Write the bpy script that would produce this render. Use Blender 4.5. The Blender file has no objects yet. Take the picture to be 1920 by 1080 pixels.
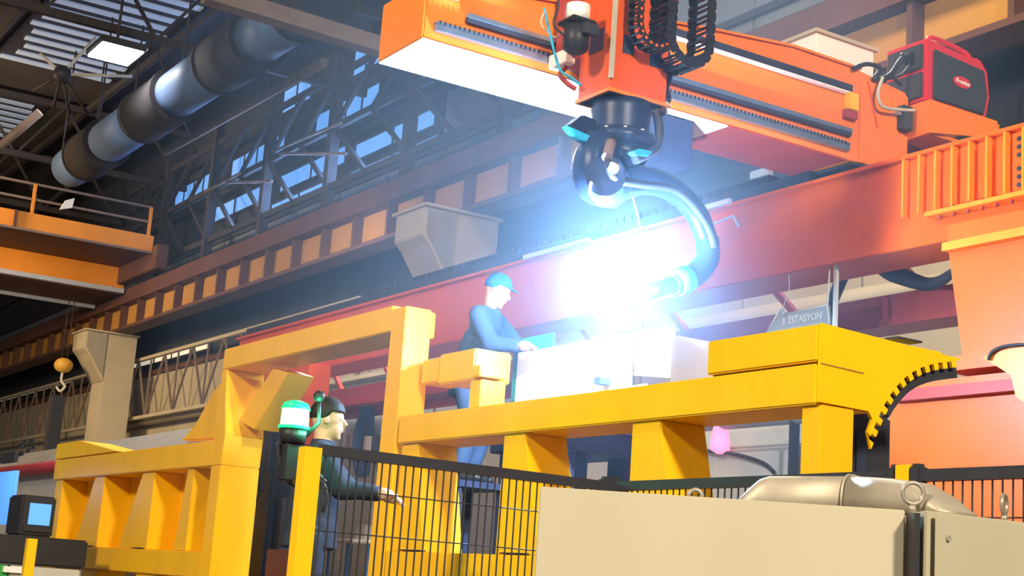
import bpy, bmesh, math, random
from mathutils import Vector, Matrix
random.seed(7)
S = bpy.context.scene
COL = S.collection
# ---------------------------------------------------------------- camera
F_PX = 2800.0
HD, PT, RL = math.radians(58.4), math.radians(11.5), math.radians(4.09)
FW = Vector((math.cos(HD)*math.cos(PT), math.sin(HD)*math.cos(PT), math.sin(PT)))
R0 = Vector((math.sin(HD), -math.cos(HD), 0)); U0 = R0.cross(FW)
RT = math.cos(RL)*R0 + math.sin(RL)*U0
UP = -math.sin(RL)*R0 + math.cos(RL)*U0
EYE = Vector((0, 0, 1.5))
cam = bpy.data.cameras.new('camera'); cam.sensor_width = 36; cam.lens = F_PX/1920*36
cam.clip_end = 400
co = bpy.data.objects.new('camera', cam); COL.objects.link(co)
co.matrix_world = Matrix.Translation(EYE) @ Matrix((RT, UP, -FW)).transposed().to_4x4()
S.camera = co
# ---------------------------------------------------------------- world, light, exposure
S.view_settings.view_transform = 'Standard'
S.view_settings.look = 'None'
S.view_settings.gamma = 1
S.view_settings.use_curve_mapping = False
S.view_settings.exposure = 0.0
w = bpy.data.worlds.new('world'); S.world = w; w.use_nodes = True
w.node_tree.nodes['Background'].inputs[0].default_value = (0.62, 0.66, 0.85, 1)
w.node_tree.nodes['Background'].inputs[1].default_value = 0.19
def light(name, kind, loc, energy, color, target=None, size=1.0, sizey=None, angle=None):
    l = bpy.data.lights.new(name, kind); l.energy = energy; l.color = color
    if kind == 'AREA':
        l.size = size
        if sizey: l.shape = 'RECTANGLE'; l.size_y = sizey
    elif kind == 'POINT': l.shadow_soft_size = size
    elif kind == 'SPOT': l.shadow_soft_size = size; l.spot_size = angle or 1.2; l.spot_blend = .4
    o = bpy.data.objects.new(name, l); COL.objects.link(o); o.location = loc
    if target is not None:
        o.rotation_euler = (Vector(target)-Vector(loc)).to_track_quat('-Z', 'Y').to_euler()
    return o
light('hall_lamp_light', 'AREA', (1.5, -11, 11), 4700, (1, .86, .62), (6.5, 7, 3.5), 1.6)
light('hall_lamp_light', 'AREA', (-8, 5, 10), 2450, (1, .84, .62), (5.5, 9, 3), 1.6)
light('hall_lamp_light', 'AREA', (-4, 30, 13), 1500, (1, .72, .42), (17, 42, 9), 3)
light('hall_lamp_light', 'AREA', (11, 14, 16.5), 1300, (1, .74, .42), (17.5, 16, 10), 2)
light('hall_lamp_light', 'AREA', (2, 50, 12.5), 3000, (1, .68, .34), (15, 60, 9), 3)
light('hall_lamp_light', 'AREA', (14, 34, 9.5), 260, (1, .85, .62), (18.5, 40, 5), 2)
light('window_daylight', 'AREA', (18.2, 43, 13.6), 700, (.3, .52, 1), (12.7, 43, 14.6), 12, 1.2)
light('cell_fill_light', 'AREA', (8.9, 18, 8.2), 700, (1, .93, .8), (9.8, 18, 2.5), 1)  # added fill without a lamp, brightens the enclosure behind the operator
light('cell_fill_light', 'AREA', (9.1, 10.5, 8.6), 300, (.9, .94, 1), (9.8, 10.5, 2.5), 1)  # second added fill, for the long enclosure between the uprights
ARC = Vector((5.62, 7.75, 3.36))
light('welding_arc_light', 'POINT', ARC + Vector((-.03, 0, .05)), 1450, (.42, .66, 1), size=.06)

# ---------------------------------------------------------------- measuring helpers
def ray(x, y): return FW*F_PX + RT*(x-960) + UP*(540-y)
def on(ax, v, x, y):
    d = ray(x, y); return EYE + d*((v-EYE[ax])/d[ax])
def onX(v, x, y): return on(0, v, x, y)
def onY(v, x, y): return on(1, v, x, y)
def dep(D, x, y): return EYE + ray(x, y)*(D/F_PX)

# ---------------------------------------------------------------- materials
def mat(name, col, rough=.5, metal=0, var=.12, scale=3, bump=.02, emit=None, es=0, coat=0, streak=False, alpha=None):
    m = bpy.data.materials.new(name); m.use_nodes = True
    nt = m.node_tree; b = nt.nodes['Principled BSDF']
    b.inputs['Specular IOR Level'].default_value = .28; b.inputs['Roughness'].default_value = rough; b.inputs['Metallic'].default_value = metal
    if coat: b.inputs['Coat Weight'].default_value = coat; b.inputs['Coat Roughness'].default_value = .3
    if var > 0:
        tc = nt.nodes.new('ShaderNodeTexCoord'); mp = nt.nodes.new('ShaderNodeMapping')
        mp.inputs['Scale'].default_value = (1, 1, .25) if streak else (1, 1, 1)
        n = nt.nodes.new('ShaderNodeTexNoise'); n.inputs['Scale'].default_value = scale; n.inputs['Detail'].default_value = 5
        nt.links.new(tc.outputs['Object'], mp.inputs[0]); nt.links.new(mp.outputs[0], n.inputs['Vector'])
        cr = nt.nodes.new('ShaderNodeValToRGB')
        cr.color_ramp.elements[0].position = .3; cr.color_ramp.elements[1].position = .7
        cr.color_ramp.elements[0].color = (*[c*(1-var) for c in col], 1)
        cr.color_ramp.elements[1].color = (*[min(1, c*(1+var*.6)) for c in col], 1)
        nt.links.new(n.outputs['Fac'], cr.inputs[0]); nt.links.new(cr.outputs[0], b.inputs['Base Color'])
        if bump:
            bp = nt.nodes.new('ShaderNodeBump'); bp.inputs['Strength'].default_value = bump*5; bp.inputs['Distance'].default_value = .01
            nt.links.new(n.outputs['Fac'], bp.inputs['Height']); nt.links.new(bp.outputs[0], b.inputs['Normal'])
    else: b.inputs['Base Color'].default_value = (*col, 1)
    if emit: b.inputs['Emission Color'].default_value = (*emit, 1); b.inputs['Emission Strength'].default_value = es
    return m
YEL = mat('yellow_paint', (.90, .49, .006), .42, var=.07, streak=True)
YEL2 = mat('bright_yellow_paint', (.95, .53, .003), .38, var=.05)
ORG = mat('orange_paint', (.90, .22, .018), .4, var=.07, scale=2)
ORGR = mat('red_orange_paint', (.70, .10, .010), .42, var=.08, scale=2)
MAR = mat('maroon_paint_and_shade', (.36, .05, .04), .5, var=.15)
DKM = mat('dark_maroon_paint', (.09, .02, .025), .6, var=.15)
PALE = mat('pale_paint_and_glare', (.92, .80, .76), .45, var=.04, scale=2)
BEI = mat('beige_enamel', (.47, .425, .315), .38, var=.05, scale=1.5, streak=True)
STEEL = mat('brushed_steel', (.40, .355, .28), .5, .35, var=.12, scale=8)
BOLTM = mat('bolt_steel', (.33, .29, .24), .4, .5, var=.1)
RAILM = mat('rail_steel', (.35, .42, .52), .28, .8, var=.15, scale=12)
DARK = mat('dark_steel', (.035, .037, .05), .5, var=.2)
BLK = mat('black_plastic', (.02, .02, .024), .45, var=.1)
RUB = mat('black_rubber', (.028, .028, .034), .6, var=.1)
ROBO = mat('robot_blue_grey', (.018, .032, .075), .38, .1, var=.1)
CYAN = mat('cyan_cover', (.03, .42, .75), .35, var=.05)
GREY = mat('machine_grey', (.30, .29, .27), .5, var=.08, streak=True)
LGREY = mat('light_machine_grey', (.50, .50, .47), .5, var=.06, streak=True)
NAVY = mat('navy_paint', (.03, .04, .085), .5, var=.1)
REDP = mat('red_plastic', (.62, .03, .045), .35, var=.05)
CHAR = mat('charcoal_plastic', (.045, .05, .055), .5, var=.08)
PINKR = mat('red_hose_fabric', (.50, .05, .08), .5, var=.15)
CREAM = mat('cream_cladding', (.42, .38, .29), .7, var=.12, scale=.6, streak=True)
CLAD = mat('blue_grey_cladding', (.16, .19, .25), .7, var=.18, scale=.5, streak=True)
SLATE = mat('dark_band_cladding', (.035, .036, .045), .8, var=.25, scale=.4)
BRN = mat('brown_girder_paint', (.11, .05, .04), .6, var=.2, scale=.8)
TAN = mat('ochre_girder_paint', (.44, .235, .05), .55, var=.15, scale=.7, streak=True)
BRG = mat('bridge_orange_paint', (.72, .27, .035), .5, var=.15, scale=.6, streak=True)
FLG = mat('pale_blue_flange', (.40, .46, .62), .5, var=.1)
ROOF = mat('roof_deck', (.05, .045, .05), .8, var=.25, scale=.5)
TRUS = mat('truss_brown', (.042, .038, .045), .7, var=.2)
PIPE = mat('pale_brown_steel', (.20, .155, .14), .6, var=.15)
CLM = mat('column_beige', (.46, .42, .33), .6, var=.1, scale=.8)
DUCTL = mat('lit_duct_blue', (.085, .15, .32), .6, .05, var=.15, scale=1.2)
DUCTB = mat('shaded_duct_brown', (.022, .021, .028), .9, var=.2)
CONC = mat('concrete_floor', (.18, .175, .17), .8, var=.2, scale=.8)
SKYL = mat('skylight_sheet', (.4, .5, .65), .6, var=.1, scale=.7, emit=(.36, .47, .68), es=.2)
WINB = mat('daylit_glass', (.2, .35, .6), .3, var=0, emit=(.10, .33, .86), es=.95)
WINY = mat('lit_slit_glass', (.6, .6, .5), .3, var=0, emit=(.85, .80, .62), es=.6)
LAMPE = mat('lamp_lens', (1, 1, 1), .4, var=0, emit=(1, .93, .8), es=40)
GREENE = mat('green_beacon', (.1, .9, .5), .3, var=0, emit=(.62, 1, .82), es=1.5)
GREENR = mat('green_beacon_halo', (.02, .5, .2), .3, var=0, emit=(.01, .75, .28), es=.9)
BLUEE = mat('blue_screen_and_glow', (.1, .3, .8), .3, var=0, emit=(.10, .36, .95), es=.75)
PINKE = mat('pink_lamp', (.9, .2, .4), .3, var=0, emit=(1, .22, .42), es=1.6)
ARCE = mat('arc_flame', (1, 1, 1), .3, var=0, emit=(.7, .88, 1), es=120)
SIGNG = mat('sign_grey', (.27, .28, .26), .5, var=.06)
WHT = mat('white_paint', (.8, .8, .78), .4, var=.03)
SKIN = mat('skin', (.50, .27, .18), .5, var=.06, scale=20)
CLOTH = mat('dark_workwear', (.022, .026, .045), .85, var=.2, scale=10)
CLOTH2 = mat('blue_workwear', (.06, .11, .22), .85, var=.2, scale=10)
CAPB = mat('blue_cap_cloth', (.03, .14, .42), .8, var=.1, scale=15)
HAIR = mat('black_hair', (.012, .010, .010), .6, var=.2, scale=30)
GRN = mat('green_paint', (.03, .32, .05), .5, var=.1)
TEAL = mat('teal_sheet', (.08, .45, .48), .5, var=.1)
HOOKY = mat('hook_block_ochre', (.62, .36, .07), .45, var=.15, scale=5)

# ---------------------------------------------------------------- mesh helpers
class MB:
    def __init__(s): s.v = []; s.f = []; s.sm = []
    def add(s, vs, fs, smooth=False):
        k = len(s.v); s.v += [Vector(p) for p in vs]; s.f += [[i+k for i in f] for f in fs]; s.sm += [smooth]*len(fs); return s
    def box(s, x0, x1, y0, y1, z0, z1):
        x0, x1 = sorted((x0, x1)); y0, y1 = sorted((y0, y1)); z0, z1 = sorted((z0, z1))
        v = [(x, y, z) for z in (z0, z1) for y in (y0, y1) for x in (x0, x1)]
        return s.add(v, [(0,2,3,1), (4,5,7,6), (0,1,5,4), (2,6,7,3), (0,4,6,2), (1,3,7,5)])
    def prism(s, pts, off):
        """closed polygon (3-D points, planar) swept by the vector off"""
        n = len(pts); off = Vector(off); p = [Vector(q) for q in pts]
        nr = Vector((0, 0, 0))
        for i in range(n): nr += p[i].cross(p[(i+1) % n])
        if nr.dot(off) > 0: p = p[::-1]
        v = p + [q+off for q in p]
        f = [list(range(n)), list(range(2*n-1, n-1, -1))] + [(i, i+n, (i+1) % n+n, (i+1) % n) for i in range(n)]
        f[2:] = [tuple(reversed(q)) for q in f[2:]]
        f[2:] = [tuple(reversed(q)) for q in f[2:]]
        return s.add(v, f)
    def yz(s, pts, x0, x1): return s.prism([(x0, a, b) for a, b in pts], (x1-x0, 0, 0))
    def xz(s, pts, y0, y1): return s.prism([(a, y0, b) for a, b in pts], (0, y1-y0, 0))
    def xy(s, pts, z0, z1): return s.prism([(a, b, z0) for a, b in pts], (0, 0, z1-z0))
    def tube(s, pts, r, n=10, cap=True, flat=None):
        pts = [Vector(p) for p in pts]; m = len(pts)
        rs = r if isinstance(r, (list, tuple)) else [r]*m
        ref = Vector((0, 0, 1)); rings = []; prev = None
        for i, p in enumerate(pts):
            t = (pts[min(i+1, m-1)]-pts[max(i-1, 0)]).normalized()
            if prev is None:
                a = t.cross(ref)
                if a.length < .05: a = t.cross(Vector((1, 0, 0)))
            else: a = prev - t*prev.dot(t)
            a.normalize(); prev = a; b = t.cross(a)
            rings.append([p + (a*math.cos(2*math.pi*k/n) + b*math.sin(2*math.pi*k/n))*rs[i] for k in range(n)])
        v = [q for g in rings for q in g]; f = []
        for i in range(m-1):
            for k in range(n):
                f.append((i*n+k, i*n+(k+1) % n, (i+1)*n+(k+1) % n, (i+1)*n+k))
        s.add(v, f, n > 4)
        if cap:
            s.add(rings[0], [tuple(range(n-1, -1, -1))]); s.add(rings[-1], [tuple(range(n))])
        return s
    def bar(s, a, b, w, h=None):
        """square bar from a to b, w horizontal width, h height"""
        a, b = Vector(a), Vector(b); h = h or w; t = (b-a).normalized()
        sd = t.cross(Vector((0, 0, 1)))
        if sd.length < .01: sd = Vector((1, 0, 0))
        sd.normalize(); u = sd.cross(t)
        q = [a+sd*i*w/2+u*j*h/2 for i, j in ((-1,-1), (1,-1), (1,1), (-1,1))]
        return s.prism(q, b-a)
    def ball(s, c, r, n=16, sc=(1, 1, 1), rot=None):
        c = Vector(c); v = []; f = []; m = n//2
        for i in range(m+1):
            th = math.pi*i/m
            for k in range(n):
                ph = 2*math.pi*k/n
                q = Vector((math.sin(th)*math.cos(ph)*sc[0], math.sin(th)*math.sin(ph)*sc[1], math.cos(th)*sc[2]))*r
                if rot: q = rot @ q
                v.append(c+q)
        for i in range(m):
            for k in range(n): f.append((i*n+k, (i+1)*n+k, (i+1)*n+(k+1) % n, i*n+(k+1) % n))
        return s.add(v, f, True)
    def build(s, name, m, parent=None, bevel=0, origin=None):
        me = bpy.data.meshes.new(name)
        if parent is not None: o0 = world_loc(parent)
        elif origin is not None: o0 = Vector(origin)
        else:
            xs = [p.x for p in s.v]; ys = [p.y for p in s.v]; zs = [p.z for p in s.v]
            o0 = Vector(((min(xs)+max(xs))/2, (min(ys)+max(ys))/2, min(zs)))
        me.from_pydata([tuple(p-o0) for p in s.v], [], s.f)
        me.polygons.foreach_set('use_smooth', s.sm)
        bm = bmesh.new(); bm.from_mesh(me)
        bmesh.ops.remove_doubles(bm, verts=bm.verts, dist=1e-5)
        bmesh.ops.recalc_face_normals(bm, faces=bm.faces)
        if bevel:
            es = [e for e in bm.edges if len(e.link_faces) == 2 and e.calc_face_angle(0) > .6]
            bmesh.ops.bevel(bm, geom=es, offset=bevel, segments=2, affect='EDGES', clamp_overlap=True)
        bm.to_mesh(me); bm.free(); me.materials.append(m)
        o = bpy.data.objects.new(name, me); COL.objects.link(o)
        if parent is not None: o.parent = parent
        else: o.location = o0
        return o
def world_loc(o):
    v = Vector((0, 0, 0))
    while o is not None: v += o.location; o = o.parent
    return v
def thing(name, label, cat, loc, group=None):
    o = bpy.data.objects.new(name, None); o.empty_display_size = .1; COL.objects.link(o); o.location = loc
    o['label'] = label; o['category'] = cat
    if group: o['group'] = group
    return o
def tag(o, label, cat, group=None):
    o['label'] = label; o['category'] = cat
    if group: o['group'] = group
    return o
def struct(o): o['kind'] = 'structure'; return o
def share(src, loc_delta, parent):
    c = src.copy(); COL.objects.link(c); c.parent = parent; c.location = src.location + Vector(loc_delta); return c
def text_mesh(s, size, depth, name, m, parent, loc, xdir, updir, shear=0, label=None, widthto=None):
    cu = bpy.data.curves.new(name, 'FONT'); cu.body = s; cu.size = size; cu.extrude = depth; cu.shear = shear
    cu.align_x = 'CENTER'; cu.align_y = 'CENTER'; cu.offset = size*.012
    t = bpy.data.objects.new(name, cu); COL.objects.link(t)
    dg = bpy.context.evaluated_depsgraph_get(); dg.update()
    me = bpy.data.meshes.new_from_object(t.evaluated_get(dg))
    bpy.data.objects.remove(t)
    xd = Vector(xdir).normalized(); ud = Vector(updir).normalized(); nd = xd.cross(ud)
    M = Matrix((xd, ud, nd)).transposed().to_4x4()
    me.transform(M)
    me.transform(Matrix.Translation(Vector(loc)-world_loc(parent)))
    me.materials.clear(); me.materials.append(m)
    o = bpy.data.objects.new(name, me); COL.objects.link(o); o.parent = parent
    return o
def smooth_path(pts, n=6):
    P = [Vector(p) for p in pts]; out = []
    for i in range(len(P)-1):
        p0 = P[max(i-1, 0)]; p1 = P[i]; p2 = P[i+1]; p3 = P[min(i+2, len(P)-1)]
        for k in range(n):
            t = k/n
            out.append(.5*((2*p1)+(p2-p0)*t+(2*p0-5*p1+4*p2-p3)*t*t+(3*p1-p0-3*p2+p3)*t**3))
    out.append(P[-1]); return out
def lerp_list(rs, n=6):
    out = []
    for i in range(len(rs)-1):
        for k in range(n): out.append(rs[i]+(rs[i+1]-rs[i])*k/n)
    out.append(rs[-1]); return out

# ================================================================ SETTING
struct(MB().box(-12, 20, -12, 96, -.2, 0).build('floor', CONC))
XW = 18.9
wl = struct(MB().box(XW, XW+.3, 5, 96, 0, 18.6).build('wall_far', SLATE))
# cream lower cladding sheets
for i in range(28):
    y = 6+i*3.2
    MB().box(XW-.06, XW, y+.03, y+3.17, 0, 9.0).build('panel', CREAM, wl)
# blue-grey upper cladding sheets between runway and roof
for i in range(28):
    y = 6+i*3.2
    MB().box(XW-.06, XW, y+.04, y+3.16, 11.9, 13.3).build('panel', CLAD, wl)
    if y < 33:
        MB().box(XW-.06, XW, y+.04, y+3.16, 13.36, 18.4).build('panel', CLAD, wl)
# cladding rails
for z, hh, m in ((8.95, .18, BRN), (13.33, .16, TRUS), (15.0, .2, TRUS), (16.5, .25, TRUS)):
    MB().box(XW-.16, XW-.06, 6, 95, z-hh/2, z+hh/2).build('cladding_rail', m, wl)
MB().tube([(XW-.35, 9, 6.98), (XW-.35, 60, 6.98)], .16).build('pipe', CLM, wl)
MB().box(XW-.2, XW-.06, 9, 40, 4.6, 4.85).build('cladding_rail', CLM, wl)
we = struct(MB().box(-12, XW, 95, 95.3, 0, 18.6).build('wall_end', SLATE))
for i in range(9):
    MB().box(-11+i*3.3, -11+i*3.3+3.24, 94.94, 95, .1, 12).build('panel', CREAM if i > 6 else CLAD, we)
rf = struct(MB().box(-12, XW+.3, 16, 95.3, 18.5, 18.8).build('ceiling', ROOF))
# windows in the upper wall (daylight glass in frames)
wi = 0
def window(y0, y1, z0, z1, n, m=WINB, gap=.0):
    global wi
    wi += 1
    fr = MB()
    fr.box(XW-.12, XW-.02, y0-.08, y1+.08, z0-.08, z0); fr.box(XW-.12, XW-.02, y0-.08, y1+.08, z1, z1+.08)
    fr.box(XW-.12, XW-.02, y0-.08, y0, z0, z1); fr.box(XW-.12, XW-.02, y1, y1+.08, z0, z1)
    for k in range(1, n): 
        yy = y0+(y1-y0)*k/n; fr.box(XW-.12, XW-.02, yy-.04, yy+.04, z0, z1)
    o = struct(fr.build('window_%d' % wi, DARK))
    for k in range(n):
        a = y0+(y1-y0)*k/n+.04; b = y0+(y1-y0)*(k+1)/n-.04
        MB().box(XW-.09, XW-.06, a, b, z0, z1).build('pane', m, o)
for (y0, y1, z0, z1, n) in ((52.6, 56.8, 15.4, 16.3, 4), (46.0, 50.8, 15.4, 16.3, 4), (39.0, 43.5, 15.4, 16.3, 4), (34.5, 37.2, 15.4, 16.3, 3),
                            (47.5, 52.6, 14.2, 14.75, 2), (41.0, 46.0, 14.2, 14.75, 2), (35.3, 40.3, 14.1, 14.6, 2),
                            (42.0, 46.6, 13.5, 13.85, 2), (35.0, 40.5, 13.5, 13.75, 2),
                            (44.2, 46.5, 17.1, 17.9, 2), (39.2, 41.0, 17.0, 17.9, 2)):
    window(y0, y1, z0, z1, n)
for (y0, y1, z0, z1, n) in ((51, 61, 9.35, 9.55, 5), (68, 88, 9.5, 9.68, 10), (31.5, 37.5, 9.35, 9.6, 3), (23.5, 28.5, 9.35, 9.6, 3), (9.6, 15.2, 9.4, 9.95, 24)):
    window(y0, y1, z0, z1, n, WINY)
# skylight sheets in the roof: separate translucent strips
def skylight(x0, x1, y0, y1, pitch, label_n):
    global wi
    wi += 1
    o = struct(MB().box(x0-.1, x1+.1, y0-.1, y1+.1, 18.44, 18.49).build('window_%d' % wi, DARK))
    y = y0; k = 0
    while y < y1-.1:
        a = random.uniform(0, .5); b = random.uniform(0, .5)
        MB().box(x0+a, x1-b, y, y+pitch*.45, 18.38, 18.43).build('skylight_strip', SKYL, o)
        y += pitch; k += 1
skylight(10.2, 14.2, 41.4, 51.5, .82, 1)
skylight(10.1, 13.2, 56.5, 62, .82, 2)
skylight(5.5, 8.8, 44, 58, .9, 3)
# roof trusses across the hall
ORD = ('first', 'second', 'third', 'fourth', 'fifth', 'sixth', 'seventh')
def truss(y, z0, z1, x0=-4, x1=18.6, m=TRUS, step=1.6, w=.2):
    t = thing('roof_truss', '%s nearest of the dark steel roof trusses crossing the hall' % ORD[(27.5, 33.5, 39.5, 55, 63, 72, 82).index(y)], 'truss', (0, y, z0), 'roof trusses spanning the hall')
    MB().box(x0, x1, y-w/2, y+w/2, z0, z0+.22).build('bottom_chord', m, t)
    MB().box(x0, x1, y-w/2, y+w/2, z1-.22, z1).build('top_chord', m, t)
    x = x0; k = 0
    while x+step <= x1:
        a, b = (z0+.1, z1-.1) if k % 2 == 0 else (z1-.1, z0+.1)
        MB().bar((x, y, a), (x+step, y, b), .09).build('diagonal', m, t)
        x += step; k += 1
for y in (27.5, 33.5, 39.5, 55, 63, 72, 82): truss(y, 15.9, 18.3)
# purlins along the hall
for x in (5.2, 9.6, 14.4, 17.3):
    tag(MB().box(x-.09, x+.09, 24, 92, 18.1, 18.32).build('purlin', TRUS), '%s roof purlin counted from the left running along the hall' % ORD[(5.2, 9.6, 14.4, 17.3).index(x)], 'purlin', 'roof purlins')
# ducts
dt = thing('ventilation_duct', 'large round ventilation duct with lengths coloured blue as lit and brown as shaded under the roof', 'duct', (12.7, 29.6, 14.5))
ys = [29.6, 31.0, 33.5, 36, 39.3, 42.0, 45.6, 47.8, 49.6]
for i in range(len(ys)-1):
    r = .66 if i in (1, 3, 5, 7) else .78
    MB().tube([(12.7, ys[i], 14.5), (12.7, ys[i+1], 14.5)], r, 24).build('duct_length', DUCTL if r < .7 else DUCTB, dt)  # lit and shaded stretches of one duct put into its colours
for y in ys[1:-1]:
    MB().tube([(12.7, y-.06, 14.5), (12.7, y+.06, 14.5)], .815, 24).build('flange', DUCTB, dt)
for y in (31, 37.5, 45, 49):
    MB().tube([(12.2, y, 14.9), (12.2, y, 18.4)], .03, 6).build('hanger', TRUS, dt)
    MB().tube([(13.2, y, 14.9), (13.2, y, 18.4)], .03, 6).build('hanger', TRUS, dt)
tag(MB().tube([(14.4, 45, 14.45), (14.75, 34, 14.55)], .13, 8).build('service_pipe', PIPE), 'pale brown service pipe sloping beneath the round duct', 'pipe')
for k, (x, y) in enumerate(((14.45, 43.0), (14.6, 37.2))):
    tag(MB().tube([(x, y, 14.5), (x-1.9, y+.3, 18.3)], .04, 6).build('hanger_rod', TRUS), ('far', 'near')[k]+' one of two thin hanger rods rising from the brown service pipe', 'rod', 'pipe hanger rods')
a = onY(28.7, 385, -12); b = onY(28.7, 690, 85)
tag(MB().bar((a.x, 28.7, a.z), (min(b.x+2.0, 17.3), 28.7, b.z), .4, .36).build('tie_beam', PIPE), 'wide pale brown beam crossing the roof space at the top left', 'beam')
a = dep(40, -30, 300); b = dep(40, 75, 210)
tag(MB().tube([a, b], .12, 8).build('brace_pipe', PIPE), 'short brown brace pipe at the left edge under the roof', 'pipe')
# bracing rods around the lamp
hub = dep(45, 117, 139)
br = thing('brace_hub', 'pale crossing brace rods meeting at a dark hub beside the bright lamp', 'bracing', hub)
MB().ball(hub, .28, 12).build('hub', DARK, br)
for p in ((75, 100), (180, 70), (248, 143), (100, 200), (62, 170), (165, 215), (130, 215)):
    MB().tube([hub, dep(45 if p[1] < 150 else 46, *p)], .05, 6).build('rod', LGREY if p[1] < 150 else TRUS, br)
# more lattice braces near the windows
lt = thing('wind_girder', 'dark lattice wind girder in front of the blue windows', 'girder', (17.9, 45, 13))
for z in (13.0, 14.9, 16.6): MB().bar((17.9, 25, z), (17.9, 60, z), .12, .2).build('chord', TRUS, lt)
for i in range(14):
    y = 25+i*2.5
    MB().bar((17.9, y, 13.0), (17.9, y+2.5, 14.9) , .12).build('diagonal', TRUS, lt)
    MB().bar((17.9, y+2.5, 14.9), (17.9, y, 16.6), .12).build('diagonal', TRUS, lt)
    if i % 2 == 0: MB().bar((17.9, y, 12), (17.9, y, 17.5), .3).build('post', TRUS, lt)
for p, q in (((510, 285), (640, 230)), ((525, 288), (650, 288)), ((385, 360), (450, 325)), ((425, 342), (510, 340))):
    MB().tube([onX(17.75, *p), onX(17.75, *q)], .05, 6).build('brace_rod', PIPE, lt)
# high-bay lamp
lp = dep(41, 217, 100)
lamp = thing('high_bay_lamp', 'glaring square high-bay lamp hanging below the roof skylight', 'lamp', lp)
MB().box(lp.x-.62, lp.x+.62, lp.y-.75, lp.y+.75, lp.z, lp.z+.2).build('housing', DARK, lamp, .03)
MB().box(lp.x-.56, lp.x+.56, lp.y-.68, lp.y+.68, lp.z-.05, lp.z).build('lens', LAMPE, lamp)
MB().tube([(lp.x, lp.y, lp.z+.2), (lp.x, lp.y, 18.4)], .04, 6).build('stem', TRUS, lamp)
MB().box(lp.x-.09, lp.x+.09, lp.y-.3, lp.y+.3, lp.z+.2, lp.z+.34).build('bracket', DARK, lamp)
light('high_bay_light', 'AREA', lp + Vector((0, 0, -.15)), 220, (1, .9, .75), lp + Vector((0, 0, -3)), 1.1)

# ---------------------------------------------------------------- crane runway along the far wall
XR = 17.2
rw = thing('crane_runway', 'long brown crane runway girder with ochre web panels and upright stiffeners', 'girder', (XR, 45, 10.3))
MB().box(XR-.28, XR+.4, 8, 92, 10.24, 10.36).build('bottom_flange', BRN, rw)
MB().box(XR-.35, XR+.5, 8, 92, 11.24, 11.34).build('top_flange', BRN, rw)
MB().box(XR-.22, XR+.45, 8, 92, 11.34, 11.86).build('rail_beam', BRN, rw)
MB().box(XR-.05, XR+.05, 8, 92, 11.86, 11.98).build('crane_rail', DARK, rw)
y = 8.0; pan = []
first = None
while y < 91:
    if first is None: first = MB().box(XR+.02, XR+.10, y+.06, y+1.94, 10.37, 11.23).build('web_panel', TAN, rw); f2 = MB().box(XR-.26, XR+.10, y-.06, y+.06, 10.37, 11.23).build('stiffener', BRN, rw)
    else:
        share(first, (0, y-8, 0), rw); share(f2, (0, y-8, 0), rw)
    y += 2.0
# columns with haunches
def column(y, w, label):
    t = thing('runway_column', label, 'column', (17.2, y, 0))
    MB().box(16.75, 17.9, y-w/2, y+w/2, 0, 10.17).build('shaft', CLM, t, .02)
    MB().xz([(15.85, 10.17), (15.85, 9.5), (16.05, 9.3), (16.74, 8.3), (16.74, 10.17)], y-w/2, y+w/2).build('haunch', CLM, t, .02)
    MB().xz([(15.95, 10.1), (15.95, 9.55), (16.7, 8.5), (16.7, 10.1)], y-w/2-.03, y-w/2-.001).build('gusset', GREY, t)
    MB().box(15.8, 17.95, y-w/2-.15, y+w/2+.15, 10.171, 10.235).build('cap_plate', CLM, t)
column(57.3, 1.5, 'beige steel column with a haunch under the runway at the left')
column(30.6, 1.4, 'pale steel column with a haunch behind the robot arm')
# lattice girder along the wall
lg = thing('lattice_girder', 'slender beige lattice girder running along the cream wall below the runway', 'girder', (18.2, 45, 7))
MB().box(18.12, 18.28, 33, 90, 9.3, 9.42).build('top_chord', CLM, lg)
MB().box(18.12, 18.28, 33, 90, 7.0, 7.12).build('bottom_chord', CLM, lg)
for i in range(38):
    y = 33+i*1.5
    MB().bar((18.2, y, 7.06 if i % 2 else 9.36), (18.2, y+1.5, 9.36 if i % 2 else 7.06), .07).build('diagonal', PIPE, lg)
    if i % 2: MB().bar((18.2, y, 7.06), (18.2, y, 9.36), .06).build('upright', PIPE, lg)
# ---------------------------------------------------------------- overhead bridge crane (left)
bc = thing('bridge_crane', 'orange overhead bridge crane with a railed walkway at the left', 'crane', (11, 52, 11))
MB().box(4, 16.6, 52.0, 52.08, 12.66, 13.25).build('walkway_fascia', BRG, bc)
MB().box(4, 16.6, 52.09, 55.9, 12.66, 12.72).build('walkway_floor', BRN, bc)
MB().box(4, 16.9, 51.93, 52.0, 12.58, 12.66).build('walkway_edge', PIPE, bc)
MB().box(4, 16.9, 55.9, 56.0, 11.86, 12.66).build('girder_web', BRG, bc)
MB().box(4, 16.9, 55.78, 56.0, 11.68, 11.85).build('bottom_flange', FLG, bc)
MB().box(4, 16.9, 56.0, 59.4, 11.66, 11.72).build('girder_soffit', BRN, bc)
MB().box(4, 16.9, 59.4, 59.5, 11.52, 11.70).build('rear_flange', FLG, bc)
MB().box(16.62, 17.05, 51.5, 62, 12.0, 12.9).build('end_carriage', BRN, bc, .03)
for x in (6, 9, 12.2, 16.4):
    MB().box(x-.05, x+.05, 52.0, 52.1, 13.25, 14.3).build('rail_post', BRG, bc)
for z in (14.3, 13.75): MB().box(4, 16.4, 52.02, 52.1, z-.04, z+.04).build('handrail', PIPE, bc)
for x in (5.6, 8.3, 11.6): MB().box(x, x+.1, 51.9, 52.0, 12.66, 13.25).build('rib', BRN, bc)
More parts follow.
